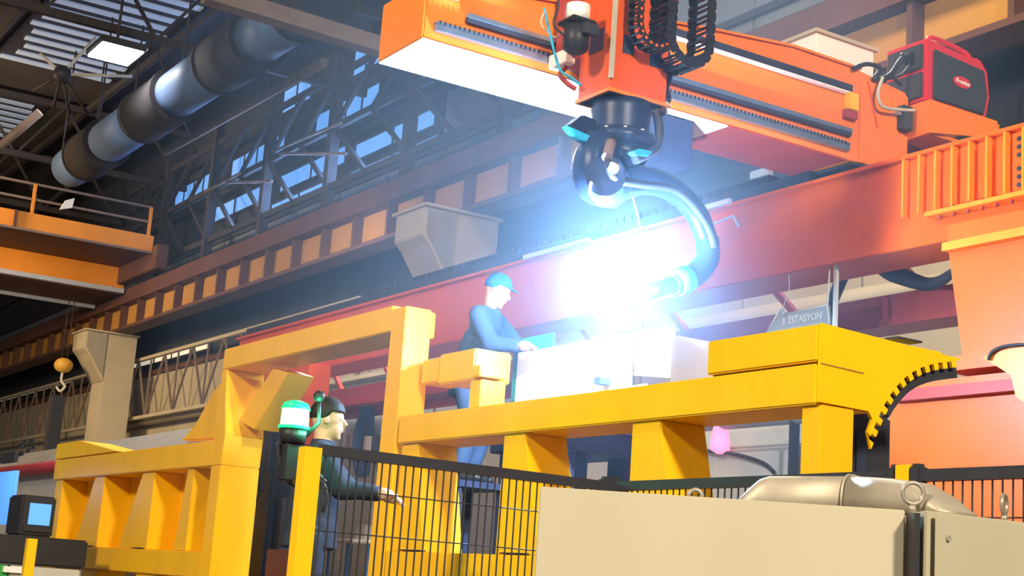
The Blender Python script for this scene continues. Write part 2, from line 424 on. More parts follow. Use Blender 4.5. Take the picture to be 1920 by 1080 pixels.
# a small floodlight on the walkway
p = onY(51.5, 122, 386)
tag(MB().prism([p+Vector((-.15, 0, -.15)), p+Vector((.25, 0, -.02)), p+Vector((.3, 0, .35)), p+Vector((0, 0, .2))], (0, .15, 0)).build('flood_lamp', WHT), 'small white floodlight on the walkway rail of the bridge crane', 'lamp')
# hook block
p = onY(57.5, 119, 685)
hb = thing('hook_block', 'ochre crane hook block hanging in front of the beige column', 'hook', p)
MB().ball(p, .36, 18, (1, 1, .82)).build('sheave_guard', HOOKY, hb)
MB().tube([p+Vector((-.1, -.02, .2)), (p.x-.1, p.y, 11.67)], .02, 6).build('rope', DARK, hb)
MB().tube([p+Vector((.1, -.02, .2)), (p.x+.1, p.y, 11.67)], .02, 6).build('rope', DARK, hb)
MB().tube(smooth_path([p+Vector((0, 0, -.25)), p+Vector((0, 0, -.6)), p+Vector((.14, -.07, -.8)), p+Vector((0, 0, -1.0)), p+Vector((-.14, .07, -.85))]), .05, 8).build('hook', LGREY, hb)
p = onY(50, 108, 770)
tag(MB().box(p.x-.2, p.x+.2, 50, 50.4, 0, p.z+.5).build('dark_post', DARK), 'dark upright post below the crane hook block', 'post')

# ================================================================ ORANGE GANTRY
XB = 8.32
gb = thing('gantry_beam', 'long orange-red box beam carrying the cantilever arm on its top rail', 'beam', (XB+.25, 12, 4.27))
MB().box(XB, XB+.5, 5.6, 21.3, 4.27, 4.97).build('web', ORGR, gb, .008)
MB().box(XB-.05, XB+.55, 5.55, 21.35, 4.97, 5.0).build('top_plate', ORGR, gb)
MB().box(XB+.12, XB+.2, 5.6, 21.3, 5.0, 5.07).build('guide_rail', RAILM, gb)
MB().box(XB+.34, XB+.42, 5.6, 21.3, 5.0, 5.05).build('rack', DARK, gb)
cf = MB()
for i in range(13):
    yy = 5.9+i*.16
    MB().yz([(yy, 4.5), (yy+.018, 4.5), (yy+.018, 4.96), (yy, 4.96)], XB-.075, XB-.002).build('stiffener', ORG, gb)
MB().box(XB-.14, XB-.005, 5.6, 7.55, 4.44, 4.475).build('capital_plate', ORG, gb, .004)
for i in range(14):
    yy = 5.75+i*.13
    MB().tube([(XB-.085, yy, 4.415), (XB-.085, yy, 4.50)], .014, 6).build('bolt', MAR, gb)
for z in (4.56, 4.62, 4.68, 4.78, 4.84, 4.90):
    MB().tube([(XB-.03, 6.78, z), (XB-.002, 6.78, z)], .018, 6).build('bolt', DARK, gb)
MB().box(XB-.02, XB-.001, 6.72, 6.84, 4.5, 4.95).build('joint_plate', ORGR, gb)
# cable tray on the beam (dark) running along the top
ct = thing('cable_tray', 'black cable carrier lying in a tray along the top of the orange beam', 'cable carrier', (XB+.2, 14, 5.07))
MB().box(XB-.03, XB+.07, 8.9, 21, 5.001, 5.10).build('tray', DARK, ct)
cc = MB().box(XB-.04, XB+.085, 9.4, 9.5, 5.1, 5.16).build('carrier_link', BLK, ct)
for i in range(1, 60): share(cc, (0, i*.13, 0), ct)
p = onX(XB-.1, 1425, 357); q = onX(XB-.1, 1390, 366)
tag(MB().box(XB-.02, XB+.05, q.y, p.y, 5.17, 5.25).build('cable_clamp', LGREY, None, .01), 'pale metal clamp bolted over the cable carrier on the beam', 'clamp')
for (ya, yb, wd) in ((10.35, 9.85, 'short'), (13.2, 12.0, 'long')):
    tag(MB().box(XB-.09, XB-.052, ya, yb, 4.985, 5.03).build('sensor_strip', LGREY), wd+' pale metal strip fixed to the top edge of the orange beam', 'strip', 'strips on the beam edge')
# small bent bracket on the beam face
p = onX(XB-.06, 1345, 415)
tag(MB().tube([onX(XB-.08, 1338, 420), onX(XB-.08, 1375, 405), onX(XB-.08, 1385, 425)], .012, 6).build('bent_bracket', LGREY), 'thin bent metal bracket on the orange beam face', 'bracket')
# rear rail beam lower behind
rb = thing('rear_beam', 'dark red beam with sagging hoses running below and behind the orange beam', 'beam', (9.2, 12, 4.0))
MB().box(9.3, 9.5, 6.2, 20, 3.98, 4.22).build('web', MAR, rb)
MB().box(9.22, 9.58, 6.2, 20, 3.93, 3.98).build('flange', MAR, rb)
for i in range(9): MB().bar((9.4, 7+i*1.6, 4.2), (9.4, 7.5+i*1.6, 4.65), .06).build('brace', MAR, rb)
tag(MB().tube(smooth_path([Vector((9.24, onX(9.2, 1540, 478).y, 3.95)), onX(9.0, 1600, 482), onX(9.0, 1680, 515), onX(9.0, 1745, 533), onX(8.6, 1790, 508)]), lerp_list([.03, .075, .075, .055, .03]), 10).build('cable_bundle', RUB), 'black bundle of cables sagging beneath the orange beam beside the pillar', 'cables')
# pillars
def pillar(yc, label, wide=1.3, right=False):
    t = thing('gantry_pillar', label, 'pillar', (8.35, yc, 0))
    h = wide/2
    MB().yz([(yc-h, 3.3), (yc+h-.14, 3.3), (yc+h, 4.1), (yc+h, 4.268), (yc-h, 4.268)], 7.98, 8.75 if right else 8.3).build('shaft', ORGR, t, .008)
    MB().yz([(yc-h, 3.2), (yc+h-.05, 3.2), (yc+h-.05, 3.3), (yc-h, 3.3)], 7.9, 8.8 if right else 8.35).build('collar', ORGR, t)
    if not right:
        MB().yz([(yc+h-.55, .02), (yc+h-.2, .02), (yc+h-.14, 3.2), (yc-h+.05, 3.2)], 8.0, 8.3).build('lower_shaft', ORGR, t, .01); return t
    MB().box(7.95, 8.9, yc-h-.2, yc+h+.5, .02, 3.1).build('base', ORGR, t, .01)
    MB().box(7.88, 8.95, yc-h-.25, yc+h+.53, 3.1, 3.145).build('base_plate', ORGR, t)
    MB().box(7.88, 7.949, yc-h-.2, yc+h+.4, 3.02, 3.1).build('lip', MAR, t)
    MB().box(7.9, 7.979, yc-h-.02, yc+h-.02, 4.06, 4.12).build('rib', ORG, t)
    return t
pt = pillar(6.49, 'wide orange pillar with stepped base at the right edge', right=True)
MB().prism([onX(7.9, 1850, 672), onX(7.9, 1880, 655), onX(7.9, 1935, 640), onX(7.9, 1935, 760), onX(7.9, 1912, 745), onX(7.9, 1903, 705)], (-.04, 0, 0)).build('gusset_plate', ORG, pt)
MB().tube(smooth_path([onX(7.84, 1853, 675), onX(7.84, 1860, 660), onX(7.84, 1885, 649), onX(7.84, 1935, 645)]), .012, 8).build('hose', RUB, pt)
pillar(18.4, 'distant orange pillar seen behind the green beacon', 1.0)

# ---------------------------------------------------------------- cantilever arm
YA = 8.492
arm = thing('cantilever_arm', 'long orange tapered cantilever arm with steel guide rails and underside painted with glare and shade', 'robot arm', (8.5, 8.8, 5.1))
prof = [(4.381, 5.112), (9.0, 5.112), (9.0, 5.80), (8.95, 5.84), (8.43, 5.90), (7.69, 5.905), (6.83, 5.82), (4.381, 5.52)]
MB().xz(prof, YA, 9.12).build('box_section', ORG, arm, .006)
prof_f = [(4.381, 5.525), (6.83, 5.825), (7.69, 5.91), (8.43, 5.905)]
for i in range(3):
    (x0, z0), (x1, z1) = prof_f[i], prof_f[i+1]
    MB().xz([(x0, z0), (x1, z1), (x1, z1+.018), (x0, z0+.018)], YA-.02, 9.14).build('top_flange', ORG, arm)
MB().box(4.375, 7.05, YA-.005, 9.125, 5.098, 5.11).build('underside_plate', PALE, arm)  # arc glare on the orange underside, put into a pale colour
MB().box(7.06, 8.3, YA-.005, 9.125, 5.098, 5.11).build('underside_plate', MAR, arm)  # shaded stretch of the same underside, put into maroon
MB().box(4.368, 4.38, YA, 9.12, 5.112, 5.52).build('end_plate', ORG, arm)
def rail(x0, x1, z, h, m, d=.05, name='guide_rail'):
    return MB().box(x0, x1, YA-d, YA-.001, z-h/2, z+h/2).build(name, m, arm, .004)
rail(4.69, 8.32, 5.345, .035, RAILM)
rail(4.69, 8.32, 5.315, .03, DARK, .04, 'rail_backing')
rail(4.45, 8.30, 5.20, .05, RAILM, .045)
rail(4.45, 8.30, 5.232, .016, RAILM, .05, 'gear_rack')
tooth = MB().box(4.47, 4.485, YA-.056, YA-.05, 5.222, 5.244).build('rack_tooth', DARK, arm)
for i in range(1, 100): share(tooth, (i*.038, 0, 0), arm)
rail(5.6, 8.30, 5.70, .055, DARK, .06)
rail(5.6, 8.30, 5.665, .018, PALE, .05, 'rail_lip')
b = MB().box(8.26, 8.36, YA-.07, YA-.002, 5.52, 5.66).build('end_stop', YEL2, arm, .004)
MB().box(8.24, 8.37, YA-.05, YA-.002, 5.45, 5.518).build('stop_bracket', MAR, arm)
MB().box(4.47, 4.62, YA-.06, YA-.002, 5.44, 5.50).build('sensor_bracket', WHT, arm, .004)
MB().box(4.50, 4.56, YA-.09, YA-.06, 5.455, 5.52).build('sensor', LGREY, arm, .004)
# saddle to the beam
MB().box(8.35, 9.3, YA-.02, 9.35, 5.075, 5.097).build('saddle_plate', DARK, arm)
MB().box(8.43, 8.95, YA-.015, YA-.001, 5.115, 5.83).build('cheek_plate', ORG, arm, .004)
# thin paint seam rib
MB().bar((8.50, YA-.02, 5.82), (8.62, YA-.02, 5.45), .012).build('seam', ORGR, arm)

# ---------------------------------------------------------------- carriage and vertical column
cx0, cx1, cy0, cy1 = 5.466, 5.945, 7.823, 8.2
vc = thing('vertical_column', 'orange-red square lifting column hanging in front of the arm', 'column', (5.7, 8.0, 4.83))
MB().box(cx0, cx1, cy0, cy1, 4.83, 6.4).build('mast', ORGR, vc, .006)
MB().box(cx0-.012, cx1+.012, cy0-.012, cy1+.012, 4.83, 4.855).build('bottom_frame', ORG, vc)
MB().box(cx0-.008, cx0+.016, cy0-.018, cy0+.012, 4.92, 6.4).build('corner_rail', mat('pale_rail', (.62, .60, .50), .35, .4), vc)
for (a, b) in ((7.925, 8.085),):
    MB().box(cx0-.006, cx0-.0005, a, b, 5.155, 5.31).build('cover_plate', NAVY, vc)
MB().box(5.553, 5.645, cy0-.006, cy0-.0005, 5.125, 5.25).build('cover_plate', NAVY, vc)
MB().box(5.785, 5.875, cy0-.006, cy0-.0005, 5.09, 5.19).build('cover_plate', NAVY, vc)
cr = thing('arm_carriage', 'red and navy carriage block riding the arm rails behind the lifting column', 'carriage', (5.7, 8.35, 5.1))
MB().box(5.40, 6.05, 8.205, 8.43, 5.16, 5.75).build('block', MAR, cr, .01)
MB().box(5.36, 5.44, 8.22, 8.44, 5.12, 5.22).build('bearing', PALE, cr, .005)
MB().tube(smooth_path([(5.42, 8.3, 5.11), (5.36, 8.28, 5.04), (5.40, 8.25, 4.98), (5.47, 8.24, 4.95)]), .018, 8).build('bent_strap', MAR, cr)
# servo motor on the left
m0 = onY(7.95, 1082, 45)
sm = thing('servo_motor', 'black servo motor hanging beside the lifting column with looping cables', 'motor', m0)
MB().tube([m0+Vector((0, 0, .13)), m0+Vector((0, 0, .02))], .085, 16).build('flange', WHT, sm)
MB().box(m0.x-.1, m0.x+.1, m0.y-.1, m0.y+.1, m0.z-.015, m0.z+.02).build('mount', BLK, sm, .01)
MB().tube([m0+Vector((0, 0, 0)), m0+Vector((0, 0, -.18)), m0+Vector((0, 0, -.21))], [.095, .09, .05], 8).build('body', BLK, sm)
MB().box(m0.x-.02, m0.x+.1, m0.y-.13, m0.y-.09, m0.z-.1, m0.z-.02).build('plug_box', DARK, sm, .005)
MB().tube(smooth_path([m0+Vector((-.1, -.02, -.12)), m0+Vector((-.2, -.02, -.06)), m0+Vector((-.16, 0, .1)), m0+Vector((-.2, 0, .3))]), .008, 6).build('cable', DARK, sm)
MB().tube(smooth_path([onY(8.1, 1020, 15), onY(8.1, 1035, 80), onY(8.1, 1050, 130), onY(8.1, 1070, 145), onY(8.1, 1090, 160)]), .009, 6).build('cable', CYAN, sm)
MB().tube(smooth_path([onY(8.1, 1022, 20), onY(8.1, 1015, 45), onY(8.1, 1040, 70), onY(8.1, 1060, 55)]), .006, 6).build('cable', LGREY, sm)

# ---------------------------------------------------------------- cable drag chains
def chain(label, cx, zc, r, y, wid, legs_top, rail_m, dots=True, n_arc=9, pitch=.062, thick=.05):
    t = thing('cable_chain', label, 'cable chain', (cx, y, zc-r))
    pts = []
    z = legs_top
    while z > zc: pts.append((cx-r, z, math.pi/2)); z -= pitch
    for k in range(n_arc+1):
        a = math.pi + math.pi*k/n_arc
        pts.append((cx+r*math.cos(a), zc+r*math.sin(a), a-math.pi+math.pi/2 if 0 else a))
    z = zc
    while z < legs_top: pts.append((cx+r, z, 0)); z += pitch
    for i in range(len(pts)-1):
        (x0, z0, _), (x1, z1, _) = pts[i], pts[i+1]
        d = Vector((x1-x0, 0, z1-z0)); L = d.length
        if L < .01: continue
        d.normalize(); nrm = Vector((-d.z, 0, d.x))
        c = Vector(((x0+x1)/2, y, (z0+z1)/2)); mb = MB()
        for s in (-1, 1):
            o = c+Vector((0, s*wid/2, 0))
            q = [o+d*L*.48*a+nrm*thick/2*b for a, b in ((-1, -.7), (-.7, -1), (.7, -1), (1, -.7), (1, .7), (.7, 1), (-.7, 1), (-1, .7))]
            mb.prism(q, (0, .012*-s, 0))
        for b in (-.8, .8):
            a0 = c+nrm*thick/2*b
            mb.bar(a0-Vector((0, wid/2, 0)), a0+Vector((0, wid/2, 0)), L*.3, .008)
        lk = mb.build('link', BLK, t)
        if dots:
            o = c+Vector((0, -wid/2-.002, 0))
            MB().tube([o, o+Vector((0, -.004, 0))], .011, 8).build('pin', ORGR, lk)
chain('black cable drag chain with orange pins looping beside the lifting column', 5.70, 5.30, .14, 7.70, .12, 5.85, BLK)
chain('wider black cable chain with pale crossbars looping at the top right of the column', 5.97, 5.27, .17, 7.72, .22, 5.85, BLK, False, 8, .085, .07)
cb = MB()
tag(MB().tube(smooth_path([(5.98, 7.95, 5.35), (6.02, 7.9, 5.15), (5.99, 7.9, 5.0), (6.05, 7.95, 4.95), (6.0, 7.95, 4.82)]), .03, 8).build('cable_loop', NAVY), 'dark blue cable loop dropping from the chain at the right of the column', 'cable')
tag(MB().tube(smooth_path([(5.96, 7.95, 4.86), (6.05, 7.95, 4.84), (6.0, 7.9, 4.89), (6.08, 7.95, 4.9)]), .01, 6).build('white_cable_ties', WHT), 'white cable end curled beside the column base', 'cable')

# ---------------------------------------------------------------- robot
RB = Vector((5.70, 8.0, 4.83))
ro = thing('welding_robot', 'blue-grey welding robot hanging upside down from the lifting column', 'robot', RB)
MB().tube([RB, RB+Vector((0, 0, -.06)), RB+Vector((0, 0, -.2)), RB+Vector((0, 0, -.23))], [.21, .21, .2, .2], 28).build('base', ROBO, ro)
MB().tube([RB+Vector((0, 0, -.225)), RB+Vector((0, 0, -.24)), RB+Vector((0, 0, -.30)), RB+Vector((0, 0, -.34))], [.22, .26, .26, .2], 28).build('turntable', ROBO, ro)
y7 = 7.9
def P7(x, y, yy=7.9): return onY(yy, x, y)
MB().ball(RB+Vector((0, -.02, -.37)), .19, 18, (1, 1, .6)).build('shoulder', ROBO, ro)
MB().tube(smooth_path([P7(1135, 262), P7(1118, 300), P7(1125, 340), P7(1160, 355)], 5), lerp_list([.12, .155, .17, .13], 5), 18).build('lower_arm', ROBO, ro)
MB().ball(P7(1135, 330, 7.82), .16, 18, (1, .7, 1)).build('elbow_drum', ROBO, ro)
MB().tube([P7(1135, 330, 7.86), P7(1135, 330, 7.66)], .13, 24).build('elbow_cap', NAVY, ro)
MB().tube(smooth_path([P7(1150, 350), P7(1205, 338), P7(1260, 355), P7(1305, 400), P7(1325, 450)], 6), lerp_list([.12, .10, .085, .08, .078], 6), 16).build('forearm', ROBO, ro)
MB().tube(smooth_path([P7(1325, 445), P7(1325, 485), P7(1300, 518), P7(1262, 535)], 6), lerp_list([.082, .088, .085, .07], 6), 16).build('wrist', ROBO, ro)
MB().tube([P7(1290, 522), P7(1268, 532)], .095, 18).build('wrist_ring', CYAN, ro)
MB().tube([P7(1268, 532), P7(1200, 552), P7(1160, 566)], [.06, .055, .04], 14).build('torch_body', CYAN, ro)
MB().tube(smooth_path([P7(1165, 565), P7(1145, 570), P7(1130, 580)], 4), lerp_list([.03, .022, .014], 4), 10).build('torch_nozzle', LGREY, ro)
MB().tube(smooth_path([P7(1150, 262, 7.7), P7(1140, 300, 7.62), P7(1155, 335, 7.64), P7(1200, 345, 7.7), P7(1270, 358, 7.76), P7(1322, 415, 7.78), P7(1340, 465, 7.8)], 6), .028, 10).build('hose_pack', RUB, ro)
MB().tube(smooth_path([P7(1145, 268, 7.68), P7(1138, 295, 7.6)], 3), .036, 10).build('hose_sleeve', mat('brown_sleeve', (.2, .14, .12), .7), ro)
MB().tube([P7(1144, 312, 7.58), P7(1155, 317, 7.58)], .034, 10).build('hose_clamp', PALE, ro)
MB().tube(smooth_path([P7(1228, 205, 7.8), P7(1236, 240, 7.8), P7(1228, 280, 7.8), P7(1190, 300, 7.75)]), .032, 10).build('side_hose', DARK, ro)
MB().prism([P7(1052, 240, 8.05), P7(1075, 222, 8.05), P7(1100, 232, 8.05), P7(1104, 270, 8.05), P7(1075, 262, 8.05)], (0, -.12, 0)).build('connector_box', ROBO, ro, .01)
MB().prism([P7(1052, 238, 7.92), P7(1060, 250, 7.92), P7(1076, 265, 7.92), P7(1108, 276, 7.92), P7(1106, 262, 7.92), P7(1080, 250, 7.92)], (0, -.06, 0)).build('cyan_guard', CYAN, ro, .005)
MB().prism([P7(1184, 284, 7.72), P7(1200, 278, 7.72), P7(1225, 284, 7.72), P7(1218, 292, 7.72), P7(1195, 293, 7.72)], (0, .06, 0)).build('cyan_guard', CYAN, ro, .005)
for k in range(7):
    a = -2.6+k*.55
    MB().tube([RB+Vector((math.cos(a)*.235, math.sin(a)*.235, -.245)), RB+Vector((math.cos(a)*.235, math.sin(a)*.235, -.225))], .013, 6).build('bolt', LGREY, ro)
MB().tube(smooth_path([P7(1112, 330, 7.75), P7(1106, 360, 7.7), P7(1125, 382, 7.7), P7(1150, 378, 7.72)], 5), .012, 6).build('bright_cable', WHT, ro)
MB().tube(smooth_path([P7(1185, 365, 7.8), P7(1195, 400, 7.8), P7(1200, 425, 7.8)], 4), .005, 6).build('welding_wire', LGREY, ro)
tag(MB().ball(ARC, .045, 12, (1, 1, 1.2)).build('welding_arc', ARCE), 'dazzling white welding arc under the torch tip', 'arc')
tag(MB().box(6.47, 6.78, 8.56, 8.95, 4.72, 5.09).build('arm_control_box', NAVY, None, .008), 'dark navy control box hanging under the arm behind the robot', 'box')

# ---------------------------------------------------------------- welding power source on the arm end
ps = thing('welding_power_source', 'red and charcoal welding power source with oval red badge on orange shelf', 'welder unit', (9.4, 8.5, 5.74))
X0, X1 = 9.02, 9.78; Yf, Yr = 8.30, 8.78
pw = [(X0, 5.74), (X1-.02, 5.74), (X1+.03, 5.95), (X1, 6.18), (X1-.1, 6.28), (X1-.25, 6.26), (X0, 6.30)]
MB().xz(pw, Yf+.02, Yr).build('body', REDP, ps, .015)
MB().xz([(X0+.07, 5.77), (X1-.07, 5.77), (X1-.03, 5.95), (X1-.07, 6.17), (X0+.07, 6.21)], Yf-.005, Yf+.018).build('side_panel', CHAR, ps, .01)
MB().box(X0-.03, X0-.001, Yf+.05, Yr-.04, 5.78, 6.0).build('front_panel', CHAR, ps, .01)
MB().box(X0-.03, X0-.001, Yf+.05, Yr-.04, 6.03, 6.25).build('control_panel', CHAR, ps, .01)
MB().box(X0-.08, X0-.031, Yf+.12, Yf+.2, 6.08, 6.18).build('knob_block', BLK, ps, .01)
MB().tube(smooth_path([(X0+.1, Yf+.1, 6.28), (X0+.15, Yf+.1, 6.36), (X0+.55, Yf+.1, 6.33), (X0+.62, Yf+.1, 6.26)]), .02, 8).build('handle', REDP, ps)
bd = MB(); cxp = (X0+X1)/2+.02
bd.prism([(cxp+.105*math.cos(t*math.pi/12), Yf-.006, 5.99+.05*math.sin(t*math.pi/12)) for t in range(24)], (0, -.008, 0))
bd.build('badge', REDP, ps)
text_mesh('Fronius', .056, .002, 'badge_lettering', WHT, ps, (cxp, Yf-.017, 5.99), (1, 0, -.05), (0, 0, 1), .2)
sh = thing('power_source_shelf', 'bright orange folded steel shelf carrying the red power source', 'shelf', (9.4, 8.5, 5.4))
MB().xz([(9.005, 5.70), (9.83, 5.70), (9.83, 5.58), (9.005, 5.44)], 8.24, 8.26).build('front_lip', ORG, sh)
MB().box(9.01, 9.83, 8.26, 9.0, 5.70, 5.735).build('top_plate', ORG, sh)
MB().prism([(9.015, 8.263, 5.45), (9.015, 8.263, 5.70), (9.015, 9.0, 5.70), (9.015, 9.0, 5.4)], (-.01, 0, 0)).build('side_lip', ORG, sh)
MB().box(9.02, 9.8, 8.28, 8.98, 5.44, 5.47).build('lower_tray', ORG, sh)
MB().box(9.02, 9.7, 8.6, 9.0, 5.02, 5.44).build('bracket', MAR, sh)
wf = thing('wire_feeder', 'small dark wire feeder with a pale connector below the power source', 'wire feeder', (8.9, 8.5, 5.4))
p = onX(8.96, 1712, 215)
MB().box(8.85, 8.965, 8.4, 8.62, 5.48, 5.69).build('case', CHAR, wf, .008)
MB().box(8.82, 8.848, 8.42, 8.48, 5.6, 5.66).build('connector', FLG, wf, .003)
MB().tube(smooth_path([onY(8.4, 1655, 145), onY(8.4, 1646, 175), onY(8.4, 1655, 200), onY(8.4, 1690, 206), onY(8.4, 1715, 207)]), .014, 8).build('cable', LGREY, wf)
wb = thing('switch_box', 'white metal switch box behind the top edge of the arm end', 'box', (9.7, 9.6, 6.3))
q0 = onY(9.3, 1567, 110); q1 = onY(9.3, 1655, 82)
MB().box(8.55, 9.25, 9.15, 9.75, 5.92, 6.46).build('case', WHT, wb, .006)
MB().box(8.52, 9.28, 9.12, 9.78, 6.46, 6.49).build('lid', CLM, wb)
MB().box(8.45, 9.2, 9.15, 9.75, 5.86, 5.918).build('foot', ORG, wb)
MB().box(9.26, 9.29, 9.25, 9.33, 6.0, 6.34).build('hinge', DARK, wb)
for k, (zz, pts) in enumerate(((.02, [(1600, 128), (1625, 120), (1650, 128), (1640, 148), (1668, 140), (1690, 110), (1710, 102)]),
                             (.016, [(1690, 160), (1675, 140), (1695, 112), (1720, 105)]), (.012, [(1655, 150), (1690, 140), (1705, 118), (1690, 100)]))):
    tag(MB().tube(smooth_path([onY(8.45, *q) for q in pts]), zz, 8).build('supply_cable', DARK), ('thick dark cable looping from the arm end to the power source', 'grey cable curving up the front of the power source', 'slim dark cable crossing in front of the white switch box')[k], 'cable')

# ================================================================ YELLOW FRAME (welding fixture)
XF = 5.06
fr = thing('yellow_fixture_frame', 'huge yellow welded box-beam fixture frame with uprights and braces', 'frame', (XF, 12, 0))
DX = .38
def fbox(name, y0, y1, z0, z1, x0=XF, x1=XF+DX, m=YEL, bev=.008): return MB().box(x0, x1, y0, y1, z0, z1).build(name, m, fr, bev)
# right upper rail
fbox('rail_beam', 5.346, 9.66, 2.50, 2.70)
fbox('rail_cap', 5.346, 6.18, 2.712, 2.895)
MB().box(XF+.04, XF+DX-.04, 5.36, 6.17, 2.70, 2.712).build('packer', DARK, fr)
# lower right rail
fbox('rail_beam', 5.3, 9.70, 1.42, 1.73)
# centre post
MB().yz([(9.40, 2.70), (9.66, 2.70), (9.66, 1.2), (9.98, 1.2), (9.95, 2.45), (9.90, 3.6), (9.70, 3.6), (9.64, 2.70)][0:0] or [(9.66, .05), (9.99, .05), (9.92, 3.53), (9.70, 3.53)], XF, XF+.22).build('centre_post', YEL, fr, .008)
# uprights right half (tapered)
def upright(yl, yr, ybl, ybr, z0=1.73, z1=2.50, d=DX-.06, name='upright'):
    MB().yz([(ybl, z0), (yl, z1), (yr, z1), (ybr, z0)], XF+.03, XF+.03+d).build(name, YEL, fr, .006)
upright(8.24, 7.99, 8.25, 7.74)
upright(6.86, 6.60, 6.86, 6.40)
upright(5.47, 5.33, 5.47, 5.33, d=.22)
upright(9.64, 9.40, 9.66, 9.2)
# uprights under lower rail
for (a, b) in ((9.4, 9.1), (8.2, 7.8), (6.9, 6.5), (5.7, 5.35)): fbox('upright', b, a, .05, 1.42, XF+.03, XF+.35)
# left tower
TR = onX(XF+DX, 492, 830).y
fbox('tower_post', TR, 13.34, .05, 2.46)
MB().yz([(13.34, 2.46), (TR, 2.46), (TR-.02, 2.75), (TR+.05, 3.0), (TR+.12, 3.36), (13.32, 3.36), (13.34, 2.7)], XF, XF+DX).build('tower_head', YEL, fr, .006)
MB().yz([(13.345, 3.34), (13.345, 2.73), (14.45, 2.76), (14.1, 2.9), (13.7, 3.2)], XF+.08, XF+.2).build('side_gusset', YEL, fr, .005)
fbox('top_beam', 9.925, 13.32, 3.36, 3.56)
MB().prism([onX(XF+.12, 448, 788), onX(XF+.12, 476, 805), onX(XF+.12, 540, 700), onX(XF+.12, 512, 690)], (.26, 0, 0)).build('knee_brace', YEL, fr, .005)
# left low rails
fbox('rail_beam', 13.34, 18.64, 2.46, 2.70)
fbox('rail_beam', 13.34, 18.74, 1.43, 1.67)
MB().yz([(18.66, 2.712), (18.66, 2.9), (17.7, 2.90), (16.2, 2.712)], XF, XF+DX).build('rail_cap', YEL2, fr, .006)
for (a, b, c, d_) in ((17.0, 16.65, 17.5, 16.65), (15.35, 14.98, 15.9, 14.98), (14.02, 13.85, 14.2, 13.85), (18.6, 18.3, 18.65, 18.3)):
    upright(a, b, c, d_, 1.67, 2.46)
for (a, b) in ((18.7, 18.2), (17.1, 16.5), (15.2, 14.6), (14.0, 13.7)): fbox('upright', b, a, .05, 1.43, XF+.03, XF+.35)
# rear panel of the left part
for (a, b) in ((18.5, 17.55), (16.9, 15.8), (15.2, 14.4)):
    MB().yz([(a, 1.68), (b, 1.68), (b-.3, 2.45), (a, 2.45)], XF+.33, XF+.36).build('rear_plate', YEL, fr)
# right end: toothed sector plate on the side
def arc_edge(inset=0.0):
    pts = smooth_path([onY(5.345, *q) for q in ((1795, 676), (1740, 684), (1700, 702), (1668, 735), (1645, 775), (1620, 835))], 8)
    L = [0]
    for a, b in zip(pts, pts[1:]): L.append(L[-1]+(b-a).length)
    def at(t):
        t *= L[-1]
        for i in range(len(L)-1):
            if t <= L[i+1]+1e-9:
                k = (t-L[i])/(L[i+1]-L[i]); p = pts[i].lerp(pts[i+1], k); d = (pts[i+1]-pts[i]).normalized(); return p, Vector((-d.z, 0, d.x))
    return at
_at = arc_edge()
tooth_pts = []; back_out = []; back_in = []
NT = 13
for i in range(NT):
    for t, k in ((i/NT, 0), ((i+.5)/NT, 0), ((i+.5)/NT, 1), ((i+1)/NT, 1)):
        p_, n_ = _at(min(t, 1)); p_ = p_ - n_*(.034*k if n_.x < 0 or n_.z > 0 else -.034*k); tooth_pts.append((p_.x, p_.z))
sgn = 1
sector = [(XF+.01, 2.51), (XF+.01, 2.90), (6.05, 2.862)] + tooth_pts + [(5.40, 2.40), (5.43, 2.47), (5.40, 2.505)]
MB().xz(sector, 5.325, 5.344).build('toothed_sector_plate', YEL2, fr)
for i in range(NT*2-6):
    p_, n_ = _at(i/(NT*2)); back_out.append((p_.x+.002*n_.x, p_.z+.002*n_.z)); back_in.append((p_.x+.09*n_.x, p_.z+.09*n_.z))
MB().xz(back_out+back_in[::-1], 5.36, 5.40).build('backing_ring', DARK, fr)
MB().box(XF+DX, 5.95, 5.35, 5.62, 2.80, 2.885).build('end_box', YEL2, fr, .006)
MB().box(5.60, 5.78, 5.33, 5.42, 2.905, 2.915).build('slot_cover', DARK, fr)
MB().bar((5.07, 5.322, 2.70), (5.36, 5.322, 2.69), .004, .006).build('weld_seam', TAN, fr)
MB().bar((5.10, 5.43, 1.75), (5.10, 5.43, 1.76), .02).build('packer', DARK, fr)
for (y, z) in ((9.35, 1.736), (8.0, 1.736), (16.9, 1.676), (15.2, 1.676)):
    MB().box(XF+.0, XF+.05, y-.15, y+.15, z, z+.008).build('packer', DARK, fr)
# positioner behind sector
q0 = onY(6.0, 1598, 850); q1 = onY(6.0, 1668, 850)
po = thing('positioner_column', 'dark navy machine column behind the toothed yellow plate', 'machine', (q0.x, 6.1, 0))
MB().box(q0.x-.05, q1.x+.02, 6.0, 6.3, .02, 2.62).build('column', DARK, po, .02)
MB().box(q0.x-.1, q1.x+.1, 5.9, 6.4, .01, .06).build('foot', DARK, po)
MB().box(q0.x+.02, q0.x+.09, 5.985, 5.999, 1.8, 2.5).build('cover', NAVY, po)
# clamp bracket and stops on the frame rail
cbk = thing('clamp_bracket', 'bright yellow stepped clamp bracket standing on the frame rail by the centre post', 'bracket', (5.3, 9.3, 2.70))
MB().box(5.2, 5.5, 8.88, 9.38, 2.93, 3.15).build('clamp_arm', YEL2, cbk, .01)
MB().box(5.2, 5.45, 9.38, 9.64, 2.95, 3.13).build('clamp_root', YEL, cbk, .01)
MB().box(5.22, 5.42, 8.80, 8.95, 2.705, 2.93).build('clamp_leg', YEL2, cbk, .006)
MB().box(5.18, 5.4, 8.76, 8.87, 2.94, 3.02).build('clamp_lug', YEL2, cbk, .006)
